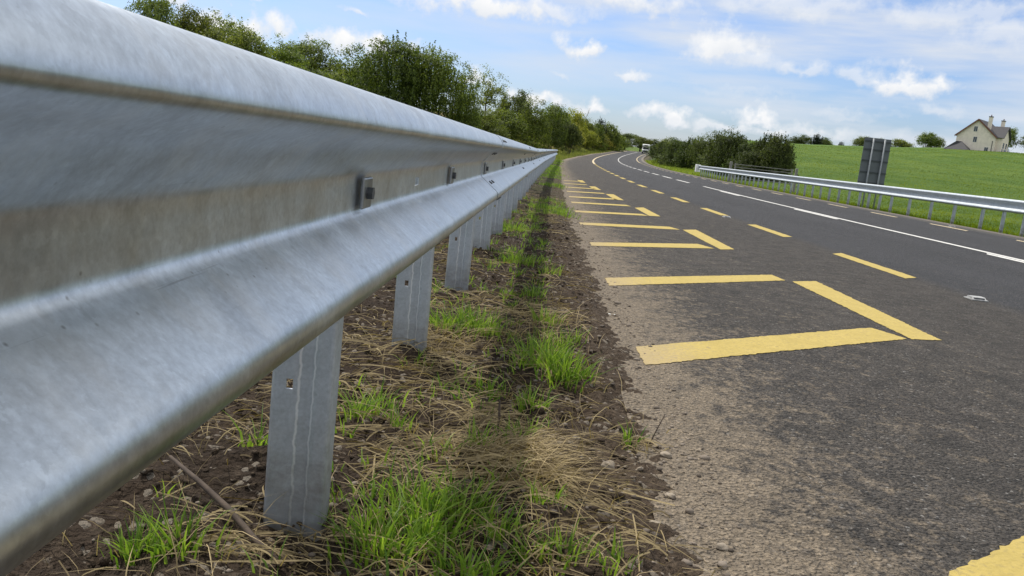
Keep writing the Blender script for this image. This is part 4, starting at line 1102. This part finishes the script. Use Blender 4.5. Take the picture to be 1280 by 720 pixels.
for (a_, e_, wa, we, dn) in CLOUDS:
    da = h.math('DIVIDE', h.math('SUBTRACT', AZ, a_), wa)
    de = h.math('DIVIDE', h.math('SUBTRACT', EL, e_), we)
    de2 = h.math('MAXIMUM', de, h.math('MULTIPLY', de, -1.7))                    # flatter undersides
    r2 = h.math('SQRT', h.math('ADD', h.math('MULTIPLY', da, da), h.math('MULTIPLY', de2, de2)))
    v_ = h.math('ADD', h.math('SUBTRACT', 1.0, r2), pn)
    v_ = h.math('MULTIPLY', h.mapr(v_, 0.0, .75), dn)
    dens = v_ if dens is None else h.math('MAXIMUM', dens, v_)
    sh_ = h.math('MULTIPLY', v_, h.mapr(de, -.7, .5))
    shade = sh_ if shade is None else h.math('MAXIMUM', shade, sh_)
# scattered cumulus over the unseen rest of the sky, added for fill and rail reflections
gen = h.n('ShaderNodeTexNoise'); gm_ = h.n('ShaderNodeMapping'); h.l(DW.outputs[0], gm_.inputs[0]); gm_.inputs['Scale'].default_value = (1, 1, 2.2); h.l(gm_.outputs[0], gen.inputs['Vector']); gen.inputs['Scale'].default_value = 3.2; gen.inputs['Detail'].default_value = 7; gen.inputs['Roughness'].default_value = .6
outside = h.math('MAXIMUM', h.mapr(EL, 10.5, 16), h.mapr(h.math('ABSOLUTE', AZ), 36, 44))
gd = h.math('MULTIPLY', h.mapr(gen.outputs[0], .40, .58), outside)
# thin high veil, stronger to the upper right
vl = h.n('ShaderNodeTexNoise'); vm = h.n('ShaderNodeMapping'); h.l(D_, vm.inputs[0]); vm.inputs['Rotation'].default_value = (0, R(14), 0); vm.inputs['Scale'].default_value = (2.2, 2.2, 15); h.l(vm.outputs[0], vl.inputs['Vector']); vl.inputs['Scale'].default_value = 2.4; vl.inputs['Detail'].default_value = 6
veil = h.math('MULTIPLY', h.mapr(vl.outputs[0], .36, .68), h.math('ADD', h.mapr(h.math('ADD', h.math('MULTIPLY', AZ, .28), EL), 1.5, 11.0, .16, .95), 0.08))
dens = h.math('MINIMUM', h.math('MAXIMUM', dens, gd), 1.0)
alpha = h.math('MINIMUM', h.math('ADD', dens, h.math('MULTIPLY', h.math('SUBTRACT', 1.0, dens), veil)), 1.0)
skc = h.n('ShaderNodeMix', data_type='RGBA', blend_type='MULTIPLY'); skc.inputs[0].default_value = 1; h.l(sky.outputs[0], skc.inputs[6]); h.l(h.mix(h.mapr(EL, 9, 22), SKYTINT, (1.15, 1.2, 1.2, 1)), skc.inputs[7])
ccol = h.mix(h.math('MAXIMUM', shade, h.math('MULTIPLY', gd, .8)), CLOUDLOW, h.mix(h.mapr(EL, 20, 42), CLOUDHI, (16.6, 16.2, 15.6, 1)))  # clouds high out of view made brighter so the rail reflects more light
final = h.mix(alpha, skc.outputs[2], ccol)
h.l(final, bg.inputs['Color']); bg.inputs['Strength'].default_value = .12

# ------------------------------------------------------------------ picture
scene.render.engine = 'CYCLES'
scene.cycles.max_bounces = 6; scene.cycles.diffuse_bounces = 3; scene.cycles.glossy_bounces = 3; scene.cycles.transmission_bounces = 3
scene.cycles.sample_clamp_indirect = 6
scene.cycles.use_denoising = True
scene.view_settings.view_transform = 'Standard'; scene.view_settings.look = 'None'; scene.view_settings.gamma = 1; scene.view_settings.use_curve_mapping = False
scene.view_settings.exposure = -0.36
